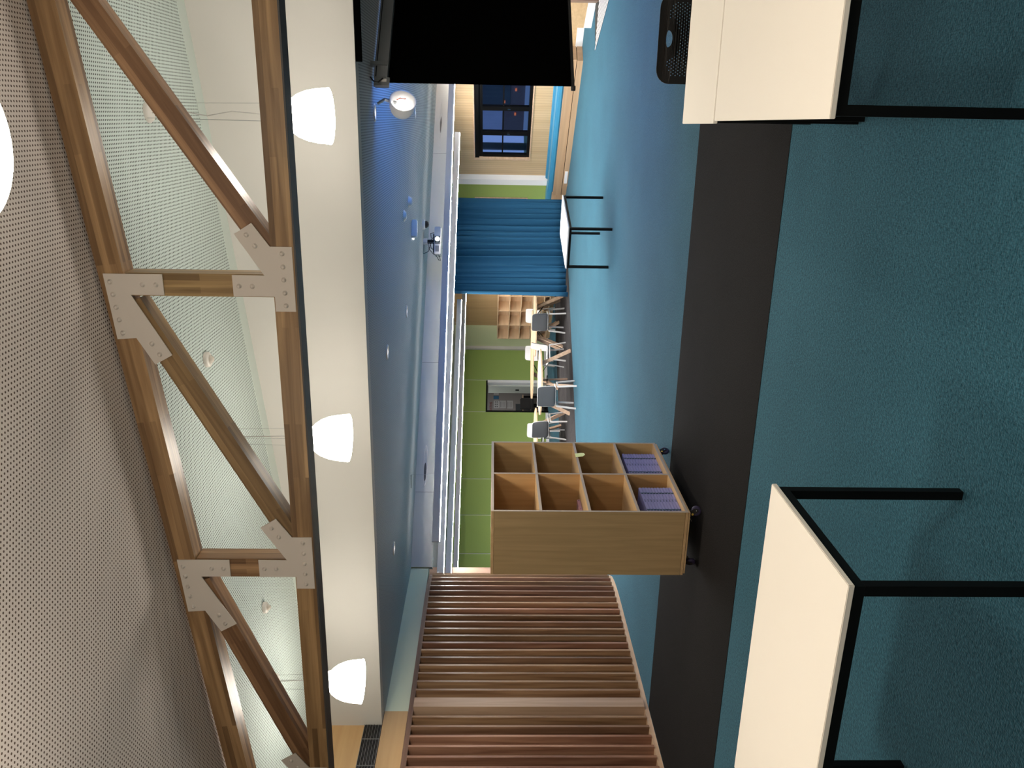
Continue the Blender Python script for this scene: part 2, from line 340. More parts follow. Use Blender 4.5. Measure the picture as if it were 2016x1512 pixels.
# slat screen
sl = thing('slat_screen', 'tall screen of upright reddish timber slats between floor and ceiling along the left wall', 'screen', (0, 0, 0))
path = [(-5.72, y) for y in ()]
ys = []
y = 8.452
slat0 = None
def slat(x, y, ang, wide=False):
    w = 0.135 if wide else 0.028
    o = box('slat', post_w if wide else slat_w, -0.145, 0, -w/2, w/2, 0.045, 2.40, sl); o.location = Vector((x, y, 1.2225))
    bm = None
    o.rotation_euler = (0, 0, ang); return o
k = 0; y = 8.45
while y > -1.0:
    if k == 12: slat(-5.775, 6.78, 0, True)
    elif k != 13: slat(-5.795, y, 0)
    y -= 0.1325; k += 1
curve = [(-5.797, 8.585, 2), (-5.80, 8.715, 4), (-5.806, 8.85, 7), (-5.818, 8.98, 11), (-5.834, 9.105, 16), (-5.855, 9.225, 22), (-5.885, 9.34, 30), (-5.93, 9.45, 42), (-6.0, 9.54, 58)]
for x, yy, a in curve: slat(x, yy, math.radians(a))
rp = [(-5.74, -1.0), (-5.74, 8.45), (-5.745, 8.72), (-5.755, 8.95), (-5.775, 9.12), (-5.80, 9.24), (-5.84, 9.37), (-5.90, 9.50), (-6.0, 9.63), (-6.16, 9.60), (-6.06, 9.46), (-6.0, 9.3), (-5.96, 9.1), (-5.94, 8.8), (-5.93, 8.5), (-5.93, -1.0)]
poly_prism('bottom_rail', rail_w, [(x, yy, 0.0) for x, yy in rp], (0, 0, 0.045), sl)
poly_prism('top_rail', wood('dark_rail_timber', (0.10, 0.05, 0.03), (0.2, 0.11, 0.07), 1, 20), [(x, yy, 2.40) for x, yy in rp], (0, 0, 0.05), sl)

# ================================================================== TRUSS
YT = 4.30; TD = 0.13
tr = thing('roof_truss', 'laminated timber roof truss with pale steel joint plates across the raked ceiling', 'truss', (-2.0, YT, 2.7))
def tl(X, Y, Z): return (X+2.0, Y-YT, Z-2.7)
tz = lambda X: 3.845+0.1131*X            # top edge of the top chord
ym = YT+TD/2
def memb(name, a, b, h, m=glulam, dy=0.0, w=TD): return bar(name, m, tl(a[0], ym+dy, a[1]), tl(b[0], ym+dy, b[1]), w, h, tr)
memb('top_chord', (-5.79, tz(-5.79)-0.067), (4.2, tz(4.2)-0.067), 0.134)
memb('bottom_chord', (-5.79, 2.765), (4.2, 2.765), 0.122)
memb('steel_flat', (-5.79, 2.6995), (4.2, 2.6995), 0.009, dark_st, w=TD-0.004)
posts = [-4.36, -2.632, -0.899, 0.955, 2.70]
for X in posts: memb('post', (X, 2.826), (X, tz(X)-0.135), 0.118, w=TD-0.006)
for X in (-4.36, -2.632, -0.899, 0.834): # brace from the top of the post on the right down to this post's foot
    XA = X+1.733; a = Vector((XA-0.10, tz(XA)-0.145)); b = Vector((X+0.13, 2.80))
    if XA < 4: memb('brace', a, b, 0.112, w=TD-0.014)
memb('brace', (-4.46, tz(-4.36)-0.165), (-5.78, 2.85), 0.112, w=TD-0.014)
for X in posts:
    tx = X+0.899; dz = 0.1131*tx
    top = [(-0.842, 3.722), (-0.842, 3.41), (-0.955, 3.41), (-0.955, 3.589), (-1.291, 3.406), (-1.346, 3.505), (-1.196, 3.589), (-1.203, 3.692)]
    pl = poly_prism('top_joint_plate', steel, [tl(px+tx, YT-0.006, pz+dz) for px, pz in top], (0, 0.006, 0), tr)
    lowf = (dz)  # the post gets taller to the right
    bot = [(-0.563, 2.915), (-0.686, 2.828), (-0.686, 2.712), (-1.037, 2.712), (-1.037, 2.82), (-0.956, 2.82), (-0.956, 3.04), (-0.841, 3.04), (-0.841, 2.868), (-0.622, 3.01)]
    pb = poly_prism('bottom_joint_plate', steel, [tl(px+tx, YT-0.006, pz) for px, pz in bot], (0, 0.006, 0), tr)
    tb = [(-0.886, 3.69), (-0.954, 3.682), (-1.025, 3.675), (-1.094, 3.667), (-1.167, 3.658), (-0.899, 3.519), (-0.899, 3.448), (-1.227, 3.508), (-1.288, 3.474)]
    bb = [(-0.625, 2.945), (-0.683, 2.905), (-0.722, 2.765), (-0.793, 2.765), (-0.863, 2.765), (-0.934, 2.764), (-1.004, 2.763), (-0.90, 3.007), (-0.90, 2.936)]
    for par, lst, dd in ((pl, tb, dz), (pb, bb, 0)):
        for bx, bz in lst:
            o = lathe('bolt', steel, [(0.0135, 0), (0.0135, 0.002), (0.009, 0.002), (0.009, 0.010), (0.007, 0.012), (0, 0.012)], tl(bx+tx, YT-0.006, bz+dd), par, 12)
            o.rotation_euler = (PI/2, 0, 0)

# ================================================================== PENDANT LAMPS
def pendant(loc, label, grp, power=PEND_W):
    x, y, z = loc                        # z = rim height
    t = thing('pendant_lamp', label, 'lamp', (x, y, z), 0, grp)
    prof = [(0.172, 0.003), (0.171, 0.03), (0.166, 0.085), (0.154, 0.145), (0.132, 0.20), (0.104, 0.24), (0.084, 0.256), (0.080, 0.28)]
    s = lathe('lamp_shade', lamp_m, prof, (0, 0, 0), t, 48)
    lathe('rim', lamp_m, [(0.1745, 0.0), (0.1745, 0.006), (0.172, 0.006), (0.172, 0.0), (0.1745, 0.0)], (0, 0, 0), t, 48)
    lathe('lamp_holder', glow_m, [(0.080, 0.28), (0.05, 0.285), (0.0, 0.285)], (0, 0, 0), t, 24)
    lathe('diffuser', lamp_m, [(0.0, 0.001), (0.13, 0.001), (0.170, 0.003)], (0, 0, 0), t, 40)
    top = cz(x)-z
    tube('power_cord', light_gr, [(0, 0, 0.28), (0.006, 0, 0.45), (0.02, 0.0, 0.62), (-0.012, 0, 0.78), (0.008, 0, 0.9), (0.0, 0, top)] if top > 0.95 else [(0, 0, 0.28), (0.01, 0, 0.4), (0, 0, top)], 0.0035, t, 6)
    for a in (0, 120, 240):
        a = math.radians(a); tube('suspension_wire', galv, [(0.075*math.cos(a), 0.075*math.sin(a), 0.262), (0.06*math.cos(a), 0.06*math.sin(a), top)], 0.0012, t, 5)
    lathe('ceiling_canopy', clearg, [(0.0, -0.035), (0.05, -0.033), (0.062, -0.02), (0.065, 0.0)], (0, 0, top+0.004), t, 24)
    l = area('pendant_light', (x, y, z-0.012), (0, 0, 0), 0.30, power, WARM); return t
GP = 'glowing white pendants hanging between truss and bulkhead'
pendant((-0.032, 5.46, 2.70), 'glowing white bell pendant nearest the hanging black screen', GP)
pendant((-2.255, 5.46, 2.68), 'glowing white bell pendant in the middle of the row behind the truss', GP)
pendant((-4.42, 5.50, 2.675), 'glowing white bell pendant beside the timber wall grille', GP)
pendant((2.16, 5.46, 2.66), 'glowing white bell pendant at the hidden end of the row', GP)
GN = 'pendants on the near side of the truss'
pendant((-0.078, 1.80, 2.768), 'big glowing pendant rim cut off by the picture edge, before the truss', GN)
for X, w_ in ((2.1, 'right of'), (-2.3, 'left of')): pendant((X, 1.79, 2.75), 'glowing pendant '+w_+' the big cut off one, out of view', GN)
for X, w_ in ((-0.1, 'right'), (-3.2, 'left')): pendant((X, -1.3, 2.80), 'glowing pendant on the '+w_+' behind the photographer, unseen, added for light', GN)  # unseen pendants added behind the camera to light the near room

# ================================================================== LOW CEILING: folded bulkhead face, LED lines, fixtures
b45 = math.radians(45.5); fv = Vector((math.sin(b45), math.cos(b45), 0)); fn = Vector((fv.y, -fv.x, 0))
A0 = Vector((-5.80, 9.53, 0)); A1 = A0+fv*11.0
tag(poly_prism('wall_dropped_bulkhead', grey_paint, [A0+Vector((0, 0, 2.415)), A1+Vector((0, 0, 2.415)), A1+Vector((0, 0, 2.70)), A0+Vector((0, 0, 2.70))], -0.14*fn), kind='structure')
for d_ in (1.05, 3.1, 5.2, 7.2):
    p = A0+fv*d_; poly_prism('seam', mat('seam_dark', (0.22, 0.22, 0.22), 0.8), [p+Vector((0, 0, 2.42)), p+fv*0.006+Vector((0, 0, 2.42)), p+fv*0.006+Vector((0, 0, 2.695)), p+Vector((0, 0, 2.695))], 0.002*fn, bpy.data.objects['wall_dropped_bulkhead'])  # thin dark joint lines between the bulkhead panels
def face_vent(dist, w, h, z, label, pointed):
    c = A0+fv*dist+Vector((0, 0, z)); t = thing('ceiling_vent', label, 'vent', c, math.atan2(fv.y, fv.x))
    def ell(a, b, n=28): return [(a*math.copysign(abs(math.cos(q))**(1.6 if pointed else 1), math.cos(q)), b*math.copysign(abs(math.sin(q))**(1.6 if pointed else 1), math.sin(q))) for q in [2*PI*i/n for i in range(n)]]
    shape2d('vent_frame', clearg if not pointed else grey_paint, ell(w/2, h/2), [ell(w/2*0.9, h/2*0.7)], 0.012, t).location = (0, -0.007, 0)
    sl_ = shape2d('vent_core', dark_st, [(x*0.55-w*0.16, y) for x, y in ell(w/2*0.8, h/2*0.66)], [], 0.006, t); sl_.location = (0, -0.005, 0)
    shape2d('vent_slot', grey_paint, [(x*0.4+w*0.22, y) for x, y in ell(w/2*0.8, h/2*0.5)], [], 0.006, t).location = (0, -0.006, 0)
face_vent(1.45, 0.62, 0.055, 2.571, 'shallow oval ceiling vent seen edge-on at the left part of the grey bulkhead', False)
face_vent(8.0, 0.90, 0.05, 2.588, 'shallow pointed ceiling vent near the hanging black screen', True)

def led(a, b, z, label):
    a = Vector(a); b = Vector(b); d = b-a; L = d.length; ang = math.atan2(d.y, d.x)
    t = thing('linear_light', label, 'light', (a+b)/2+Vector((0, 0, z)), ang, 'long white linear lights over the back room')
    box('housing', mat('grey_light_housing', (0.42, 0.42, 0.43), 0.4), -L/2, L/2, -0.03, 0.03, 0.0, 0.095, t)
    box('light_strip', led_m, -L/2+0.01, L/2-0.01, -0.022, 0.022, -0.005, 0.0, t)
    box('added_upper_strip', ledup_m, -L/2+0.01, L/2-0.01, -0.02, 0.02, 0.090, 0.0953, t)  # upward glow added on top of the housing to lighten the ceiling
    for k in (-0.4, 0.0, 0.4): tube('suspension_wire', galv, [(k*L, 0, 0.098), (k*L, 0, 2.70-z)], 0.0015, t, 5)
LZ = 2.30
led((-5.30, 9.32, 0), (1.6, 15.1, 0), LZ, 'linear pendant light nearest the projector, lowest of the four bright lines')
led((-6.30, 10.07, 0), (-0.353, 16.17, 0), LZ, 'second bright linear pendant light counted from the projector')
led((-7.50, 12.11, 0), (-3.80, 17.0, 0), LZ, 'third bright linear pendant light, partly behind the curtain')
led((-9.08, 14.67, 0), (-4.1, 20.1, 0), LZ, 'farthest bright linear pendant light, in front of the green wall')
# unseen linear lights, added to brighten the right side and the bench
led((0.6, 12.1, 0), (3.6, 12.6, 0), 2.55, 'added linear light, unseen behind the hanging black screen')
led((-0.6, 17.2, 0), (1.6, 15.1, 0), 2.55, 'added linear light over the bench, unseen behind the hanging black screen')

def downlight(x, y, label, r=0.075):
    t = thing('downlight', label, 'downlight', (x, y, 2.70))
    lathe('trim_ring', clearg, [(r*0.7, 0.0), (r*0.72, -0.012), (r, -0.008), (r, 0.0)], (0, 0, 0), t, 28)
    lathe('lens', down_m if r > 0.05 else clearg, [(r*0.7, -0.002), (0.03, -0.006), (0, -0.012)], (0, 0, 0), t, 24)
downlight(-2.291, 7.822, 'round recessed downlight nearest the middle of the bulkhead')
downlight(-2.319, 9.704, 'round recessed downlight halfway to the projector')
downlight(-4.55, 7.849, 'round recessed downlight near the slat screen')
downlight(-0.006, 7.492, 'round recessed downlight beside the end of the hanging black screen')
downlight(0.0, 11.341, 'round recessed downlight in the blue glow of the screen')
t = thing('smoke_detector', 'low white smoke detector on the low ceiling before the emergency light', 'detector', (-1.157, 9.674, 2.70))
lathe('detector_body', clearg, [(0.055, 0), (0.055, -0.012), (0.04, -0.03), (0.0, -0.034)], (0, 0, 0), t, 24); lathe('base_ring', clearg, [(0.068, 0), (0.068, -0.008), (0.055, -0.01)], (0, 0, 0), t, 24)
t = thing('smoke_detector', 'second white smoke detector, closer to the emergency light', 'detector', (-1.05, 10.25, 2.70))
lathe('detector_body', clearg, [(0.06, 0), (0.06, -0.02), (0.045, -0.045), (0.0, -0.05)], (0, 0, 0), t, 24); lathe('base_ring', clearg, [(0.07, 0), (0.07, -0.01), (0.06, -0.012)], (0, 0, 0), t, 24)
t = thing('emergency_light', 'white box emergency light with a small glowing indicator on the low ceiling', 'light', (-1.43, 10.61, 2.70), math.radians(18))
box('light_box', clearg, -0.11, 0.11, -0.05, 0.05, -0.07, 0, t, 0.008); box('indicator', plens, -0.145, -0.125, -0.01, 0.01, -0.03, -0.01, t, 0.003)
box('side_cap', clearg, -0.125, -0.11, -0.03, 0.03, -0.04, 0, t, 0.004)
t = thing('security_camera', 'white dome security camera with black glass above the projector', 'camera', (-1.58, 12.2, 2.70))
lathe('camera_base', clearg, [(0.075, 0), (0.075, -0.03), (0.06, -0.045), (0, -0.045)], (0, 0, 0), t, 28); lathe('camera_dome', black_pl, [(0.055, -0.045), (0.05, -0.07), (0.03, -0.09), (0, -0.097)], (0, 0, 0), t, 28)
t = tag(box('ceiling_slot', black_m, -0.09, 0.09, -0.012, 0.012, -0.006, 0.0), 'short dark slot in the low ceiling above the bulkhead vent', 'slot'); t.location = (-4.65, 9.77, 2.697); t.rotation_euler = (0, 0, math.radians(10))

# projector
pj = at(861, 473, 12.15); ang = math.atan2(EYE.y-pj.y, EYE.x-pj.x)
t = thing('projector', 'white ceiling projector with lit round lens and dangling black cables', 'projector', pj, ang+PI/2+math.radians(10))
# local -Y looks at the camera side
box('projector_body', clearg, -0.21, 0.21, 0.0, 0.28, -0.05, 0.045, t, 0.008)
box('lens_recess', black_pl, -0.05, 0.065, -0.006, 0.002, -0.04, 0.04, t)
o = lathe('lens', plens, [(0.034, 0), (0.034, 0.012), (0.02, 0.018), (0, 0.019)], (0.02, -0.004, 0.0), t, 24); o.rotation_euler = (PI/2, 0, 0)
box('vent_panel', mat('grey_vent', (0.2, 0.2, 0.2), 0.5), -0.17, -0.08, -0.004, 0.002, -0.025, 0.03, t)
for k in range(5): box('vent_fin', clearg, 0.13+k*0.015, 0.138+k*0.015, -0.004, 0.002, -0.04, 0.035, t)
box('top_cover', black_pl, -0.18, 0.1, 0.02, 0.26, 0.045, 0.065, t, 0.004)
zc = 2.70-pj.z
tube('mount_pole', black_pl, [(0.0, 0.13, 0.06), (0.0, 0.13, zc-0.06)], 0.03, t, 12); lathe('mount_plate', light_gr, [(0.0, 0), (0.05, 0), (0.05, 0.06)], (0, 0.13, zc-0.06), t, 20)
for q in ([(0.1, 0.2, 0.06), (0, 0.13, 0.12), (-0.1, 0.1, 0.10), (-0.17, 0.05, 0.02), (-0.23, 0.04, -0.03), (-0.30, 0.04, -0.05), (-0.29, 0.05, -0.02), (-0.2, 0.06, 0.03)], [(-0.02, 0.13, 0.14), (-0.12, 0.1, 0.13), (-0.2, 0.06, 0.06), (-0.24, 0.05, -0.04)], [(0.0, 0.13, 0.10), (-0.15, 0.12, 0.14), (-0.19, 0.12, zc)], [(0.05, 0.13, 0.1), (0.12, 0.1, 0.11), (0.13, 0.1, 0.06)]):
    tube('cable', black_pl, q, 0.005, t, 6)

# ================================================================== HANGING PROJECTION SCREEN
sb = math.radians(46.5); sv = Vector((math.sin(sb), math.cos(sb), 0)); sn = Vector((sv.y, -sv.x, 0))   # sn faces the camera
S0 = Vector((0.237, 7.315, 0)); SL = 3.4
def sp(d, z, off=0): return S0+sv*d+sn*off+Vector((0, 0, z))
t = thing('projection_screen', 'large black backed projection screen hanging from its grey ceiling housing', 'screen', (0, 0, 0))
poly_prism('screen_fabric', black_f, [sp(0, 0.99, 0.003), sp(SL, 0.99, 0.003), sp(SL, 2.55, 0.003), sp(0, 2.55, 0.003)], -0.003*sn, t)
poly_prism('projected_image', pblue, [sp(0.12, 1.15, -0.002), sp(SL-0.1, 1.15, -0.002), sp(SL-0.1, 2.50, -0.002), sp(0.12, 2.50, -0.002)], -0.002*sn, t)
poly_prism('bottom_bar', black_pl, [sp(-0.015, 0.965, 0.016), sp(SL, 0.965, 0.016), sp(SL, 0.99, 0.016), sp(-0.015, 0.99, 0.016)], -0.032*sn, t)
lathe('bar_end_cap', black_pl, [(0, -0.02), (0.02, -0.018), (0.022, 0.0), (0.02, 0.018), (0, 0.02)], sp(-0.02, 0.975), t, 14)
housing = mat('grey_screen_housing', (0.16, 0.165, 0.17), 0.45)
poly_prism('screen_housing', housing, [sp(0.0, 2.55, 0.07), sp(SL, 2.55, 0.07), sp(SL, 2.665, 0.07), sp(0.0, 2.665, 0.07)], -0.13*sn, t)
poly_prism('housing_groove', black_m, [sp(0.0, 2.642, 0.072), sp(SL, 2.642, 0.072), sp(SL, 2.650, 0.072), sp(0.0, 2.650, 0.072)], -0.002*sn, t)
poly_prism('bracket', galv, [sp(0.12, 2.56, 0.085), sp(0.16, 2.56, 0.085), sp(0.16, 2.70, 0.085), sp(0.12, 2.70, 0.085)], -0.03*sn, t)
poly_prism('end_plate', galv, [sp(-0.09, 2.53, 0.06), sp(0.0, 2.53, 0.06), sp(0.0, 2.66, 0.06), sp(-0.09, 2.66, 0.06)], -0.02*sn, t)
tag_ = poly_prism('white_label', clearg, [sp(-0.05, 2.555, 0.063), sp(-0.02, 2.555, 0.063), sp(-0.02, 2.60, 0.063), sp(-0.05, 2.60, 0.063)], -0.002*sn, t)
tube('cable', black_pl, [sp(-0.01, 2.69, 0.07), sp(-0.06, 2.66, 0.075), sp(-0.07, 2.62, 0.075), sp(-0.02, 2.585, 0.07)], 0.006, t, 6)
# white lamp bowl hanging open at the end of the housing
lb = at(788, 208, 7.0)
t = thing('bare_lamp_bowl', 'bright white lamp bowl with added glow inside and red wire beside the screen housing', 'lamp', lb, math.radians(20))
o = lathe('bowl', cream_white, [(0.0, 0.0), (0.05, 0.004), (0.09, 0.03), (0.108, 0.08), (0.112, 0.15), (0.115, 0.16), (0.106, 0.155), (0.098, 0.08), (0.08, 0.036), (0.0, 0.014)], (0.0, 0.04, 0.0), t, 28); o.rotation_euler = (math.radians(115), math.radians(-60), 0)
o.location = (-0.05, 0.05, 0.0)
lathe('added_bulb', glow_m, [(0, -0.045), (0.03, -0.03), (0.042, 0), (0.03, 0.03), (0, 0.045)], (-0.01, 0.0, 0.0), t, 18)  # small glowing core added to brighten the bowl
bar('arm', galv, (0.02, 0, 0.03), (0.06, 0.02, 0.14), 0.03, 0.012, t); bar('arm', galv, (0.06, 0.02, 0.14), (0.02, 0.02, 0.20), 0.03, 0.014, t)
tube('red_wire', copper, [(0.05, 0, 0.03), (0.055, -0.03, 0.0), (0.045, -0.04, -0.04), (0.05, -0.03, -0.05)], 0.004, t, 6)
tag_o = tag(box('roller_blind_housing', black_f, -1.8, 1.8, -0.025, 0.025, -0.022, 0.022), 'black roller housing under the ceiling tight behind the bulkhead', 'housing'); tag_o.location = (2.16, 6.59, 2.676)

# ================================================================== NEAR FURNITURE
def small_table(loc, rz, lx, ly, h, label, grp, seed=0, leg=0.032):
    t = thing('table', label, 'table', loc, rz, grp)
    box('tabletop', tabletop, -lx/2, lx/2, -ly/2, ly/2, h-0.018, h, t, 0.002)
    i = 0.008; a, b = lx/2-i, ly/2-i
    for s in (-1, 1):
        box('rail', black_m, -a, a, s*b-(leg if s > 0 else 0), s*b+(0 if s > 0 else leg), h-0.052, h-0.018, t)
        box('rail', black_m, s*a-(leg if s > 0 else 0), s*a+(0 if s > 0 else leg), -b+leg, b-leg, h-0.052, h-0.018, t)
        for q in (-1, 1):
            x0 = s*a-(leg if s > 0 else 0); y0 = q*b-(leg if q > 0 else 0)
            lg = box('leg', black_m, x0, x0+leg, y0, y0+leg, 0.012, h-0.052, t, 0.001)
            box('foot', chrome, -leg*0.45, leg*0.45, -leg*0.45, leg*0.45, -lg.location.z, -lg.location.z+0.012, lg)
    return t
GT = 'white topped tables with black steel legs'
small_table((-1.817, 2.205, 0), 0.0, 1.235, 0.64, 0.67, 'white topped table on thin black legs in the near left corner', GT)
small_table((0.318, 3.105, 0), 0.012, 0.64, 1.29, 0.67, 'white topped table nearest on the right, set lengthwise', GT)
small_table((0.595, 4.075, 0), 0.012, 1.24, 0.62, 0.67, 'white topped table butted behind the lengthwise one, black chair behind it', GT)
small_table((-1.58, 11.73, 0), math.radians(74), 1.20, 0.62, 0.62, 'small white topped table standing alone in front of the curtain', GT)
# black perforated chair tucked behind the right-hand tables
ch = thing('perforated_chair', 'black plastic chair with perforated back tucked behind the white tables', 'chair', (0.40, 4.86, 0), PI)
def rrect(x0, x1, z0, z1, r, n=6):
    pts = []
    for cx, cz_, a0 in ((x1-r, z1-r, 0), (x0+r, z1-r, 90), (x0+r*0.4, z0+r*0.4, 180), (x1-r*0.4, z0+r*0.4, 270)):
        rr = r if a0 < 100 else r*0.4
        for i in range(n+1):
            a = math.radians(a0+90*i/n); pts.append((cx+rr*math.cos(a), cz_+rr*math.sin(a)))
    return pts
outl = rrect(-0.225, 0.225, 0.45, 0.775, 0.075)
holes = []
hnd = [(0.042*math.cos(a)+0.0, 0.722+(0.012 if math.sin(a) > 0 else 0.024)*math.sin(a)) for a in [2*PI*i/20 for i in range(20)]]
holes.append(hnd)
pr = 0.0168; row = 0
zz = 0.482
while zz < 0.735:
    xx = -0.205+(pr/2 if row % 2 else 0)
    while xx < 0.206:
        r_ = math.hypot(xx/1.35, (zz-0.735)); edge = abs(xx) < 0.188 and zz < 0.722-0.012*(abs(xx)/0.19)**4
        if edge and r_ > 0.078 and not (abs(xx) > 0.172 and zz > 0.70): holes.append([(xx+0.0032*math.cos(q), zz+0.0032*math.sin(q)) for q in [2*PI*i/6 for i in range(6)]])
        xx += pr
    zz += pr*0.78; row += 1
def wb(x, y, z): return Vector((x, y+0.16+0.4*x*x*-1+0.06*((z-0.45)/0.33), z))
shape2d('backrest', black_pl, outl, holes, 0.006, ch, wb)
shape2d('seat', black_pl, [(x, y-0.0) for x, y in rrect(-0.22, 0.22, -0.22, 0.2, 0.06)], [], 0.008, ch, lambda x, y, z: Vector((x, -z, 0.43+y-0.25*x*x)))
for s in (-1, 1):
    tube('leg', black_m, [(s*0.17, -0.17, 0.42), (s*0.21, -0.22, 0.0)], 0.011, ch); tube('leg', black_m, [(s*0.17, 0.14, 0.42), (s*0.21, 0.22, 0.0)], 0.011, ch)
    tube('back_support', black_m, [(s*0.16, 0.12, 0.415), (s*0.16, 0.16, 0.44), (s*0.15, 0.165, 0.52)], 0.01, ch)

# bookcase on castors
bc = thing('bookcase', 'oak veneer open bookcase on castors with two columns of shelves', 'bookcase', (0, 0, 0))
X0, X1, Y0, Y1 = -3.42, -2.87, 5.515, 6.895; Z0, Z1 = 0.122, 1.638; T = 0.021
box('side_panel', oak, X0, X1-0.001, Y0, Y0+T, Z0+T+0.003, Z1-T-0.002, bc); box('side_panel', oak, X0, X1-0.001, Y1-T, Y1, Z0+T+0.003, Z1-T-0.002, bc)
box('top_panel', oak_h, X0, X1, Y0, Y1, Z1-T, Z1, bc, 0.001); box('bottom_panel', oak_h, X0, X1, Y0, Y1, Z0, Z0+T, bc, 0.001)
box('plinth', oak_h, X0+0.01, X1-0.008, Y0+0.008, Y1-0.01, 0.105, 0.119, bc)
box('back_panel', oak_in, X0+0.004, X0+0.016, Y0+T, Y1-T, Z0+T, Z1-T, bc)
YM = 6.205; box('divider', oak_in, X0+0.02, X1-0.002, YM-T/2, YM+T/2, Z0+T, Z1-T, bc)
box('edge_strip', edge_w, X1-0.002, X1, YM-T/2, YM+T/2, Z0+T, Z1-T, bc)
for zt in (1.267, 0.890, 0.514):
    for a, b in ((Y0+T, YM-T/2), (YM+T/2, Y1-T)):
        box('shelf', oak_h, X0+0.02, X1-0.003, a, b, zt-T, zt, bc); box('edge_strip', edge_w, X1-0.003, X1-0.001, a, b, zt-T, zt, bc)
for z_ in (Z0+T/2, Z1-T/2): box('edge_strip', edge_w, X1, X1+0.0015, Y0, Y1, z_-T/2, z_+T/2, bc)
for y_ in (Y0+T/2, Y1-T/2): box('edge_strip', edge_w, X1-0.001, X1+0.001, y_-T/2, y_+T/2, Z0+T, Z1-T, bc)
for cx, cy, a in ((-2.93, 5.60, 25), (-3.34, 5.61, 150), (-2.93, 6.80, 70), (-3.34, 6.80, 200)):
    c = box('castor', chrome, -0.035, 0.035, -0.03, 0.03, 0.0, 0.006, bc); c.location = (cx, cy, 0.1015); c.rotation_euler = (0, 0, math.radians(a))
    w_ = lathe('wheel', purple, [(0.0, -0.013), (0.028, -0.013), (0.0365, -0.011), (0.039, 0), (0.0365, 0.011), (0.028, 0.013), (0.0, 0.013)], (0.028, 0, -0.0625), c, 24); w_.rotation_euler = (PI/2, 0, 0)
    w2 = lathe('hub', chrome, [(0, -0.0205), (0.008, -0.0195), (0.009, 0.0195), (0, 0.0205)], (0.028, 0, -0.0625), c, 12); w2.rotation_euler = (PI/2, 0, 0)
    for s in (-1, 1): poly_prism('fork', black_pl, [(-0.022, s*0.017, -0.004), (0.022, s*0.017, -0.004), (0.045, s*0.017, -0.05), (0.04, s*0.017, -0.075), (0.02, s*0.017, -0.078), (0.0, s*0.017, -0.045)], (0, s*0.003, 0), c)
    o = lathe('sticker', yellow, [(0, 0), (0.009, 0), (0.009, 0.001), (0, 0.001)], (0.0, -0.0205, -0.03), c, 14); o.rotation_euler = (PI/2, 0, 0)
    bar('brake_lever', chrome, (-0.02, 0.0, -0.012), (-0.055, 0.0, -0.028), 0.012, 0.004, c)
# binders: two piles in the bottom row, spines to the room
def binder(x, y, z, label, grp, n):
    MK = (-0.20, 0.09)
    t = thing('binder', label, 'binder', (x, y, z), 0, grp)
    box('cover', lav, -0.20, 0.0, -0.215, 0.215, 0.001, 0.0245, t, 0.0035)
    for yy in (MK):
        cr = [(0.0, 0.0125+0.0), (0.012, 0.0235), (0.034, 0.0235), (0.022, 0.0125), (0.034, 0.002), (0.012, 0.002)]
        poly_prism('crescent_mark', teal_d, [(0.0005, yy+a, b) for a, b in cr], (0.0006, 0, 0), t)
    for q in range(4): box('title_mark', teal_d, 0.0003, 0.0009, -0.045+q*0.011, -0.045+q*0.011+0.006, 0.0085, 0.016, t)
    return t
order12 = ['topmost', 'second from the top', 'third from the top', 'fourth from the top', 'fifth from the top', 'sixth from the top', 'sixth from the bottom', 'fifth from the bottom', 'fourth from the bottom', 'third from the bottom', 'second from the bottom', 'bottom']
order11 = order12[:5]+['middle']+order12[7:]
for i in range(11): binder(-2.92+0.002*random.random(), 5.835+0.002*random.random(), Z0+T+(10-i)*0.0247, order11[i]+' lavender binder, pile of eleven in the near bottom compartment', 'lavender binders stacked in the near bottom compartment', 11)
for i in range(12): binder(-2.94+0.003*random.random(), 6.58+0.003*random.random(), Z0+T+(11-i)*0.0247, order12[i]+' lavender binder, pile of twelve in the far bottom compartment', 'lavender binders stacked in the far bottom compartment', 12)
t = thing('pink_folder', 'dusty pink folder lying in the second compartment of the near column', 'folder', (-3.05, 5.965, 0.891), math.radians(3))
box('folder_block', pink_m, -0.2, 0, -0.13, 0.13, 0, 0.026, t, 0.002); box('hole_mark', black_pl, 0.0, 0.0006, 0.10, 0.11, 0.008, 0.018, t); box('hole_mark', black_pl, 0.0, 0.0006, -0.06, -0.052, 0.010, 0.017, t)
tag(poly_prism('pink_card', mat('pale_pink_card', (0.52, 0.30, 0.28), 0.6), [(-3.04, 5.86, 0.919), (-3.04, 5.93, 0.919), (-3.14, 5.90, 0.950), (-3.20, 5.86, 0.950)], (0, 0, 0.003)), 'paler pink card leaning on the pink folder', 'card')
t = tag(poly_prism('lime_tag', tag_m, [(-2.868, 6.545, 0.892), (-2.868, 6.625, 0.892), (-2.866, 6.625, 0.868), (-2.862, 6.628, 0.835), (-2.858, 6.612, 0.812), (-2.858, 6.578, 0.806), (-2.862, 6.55, 0.83)], (0.0012, 0, 0)), 'small lime green tag hanging off the shelf edge of the far column', 'tag')

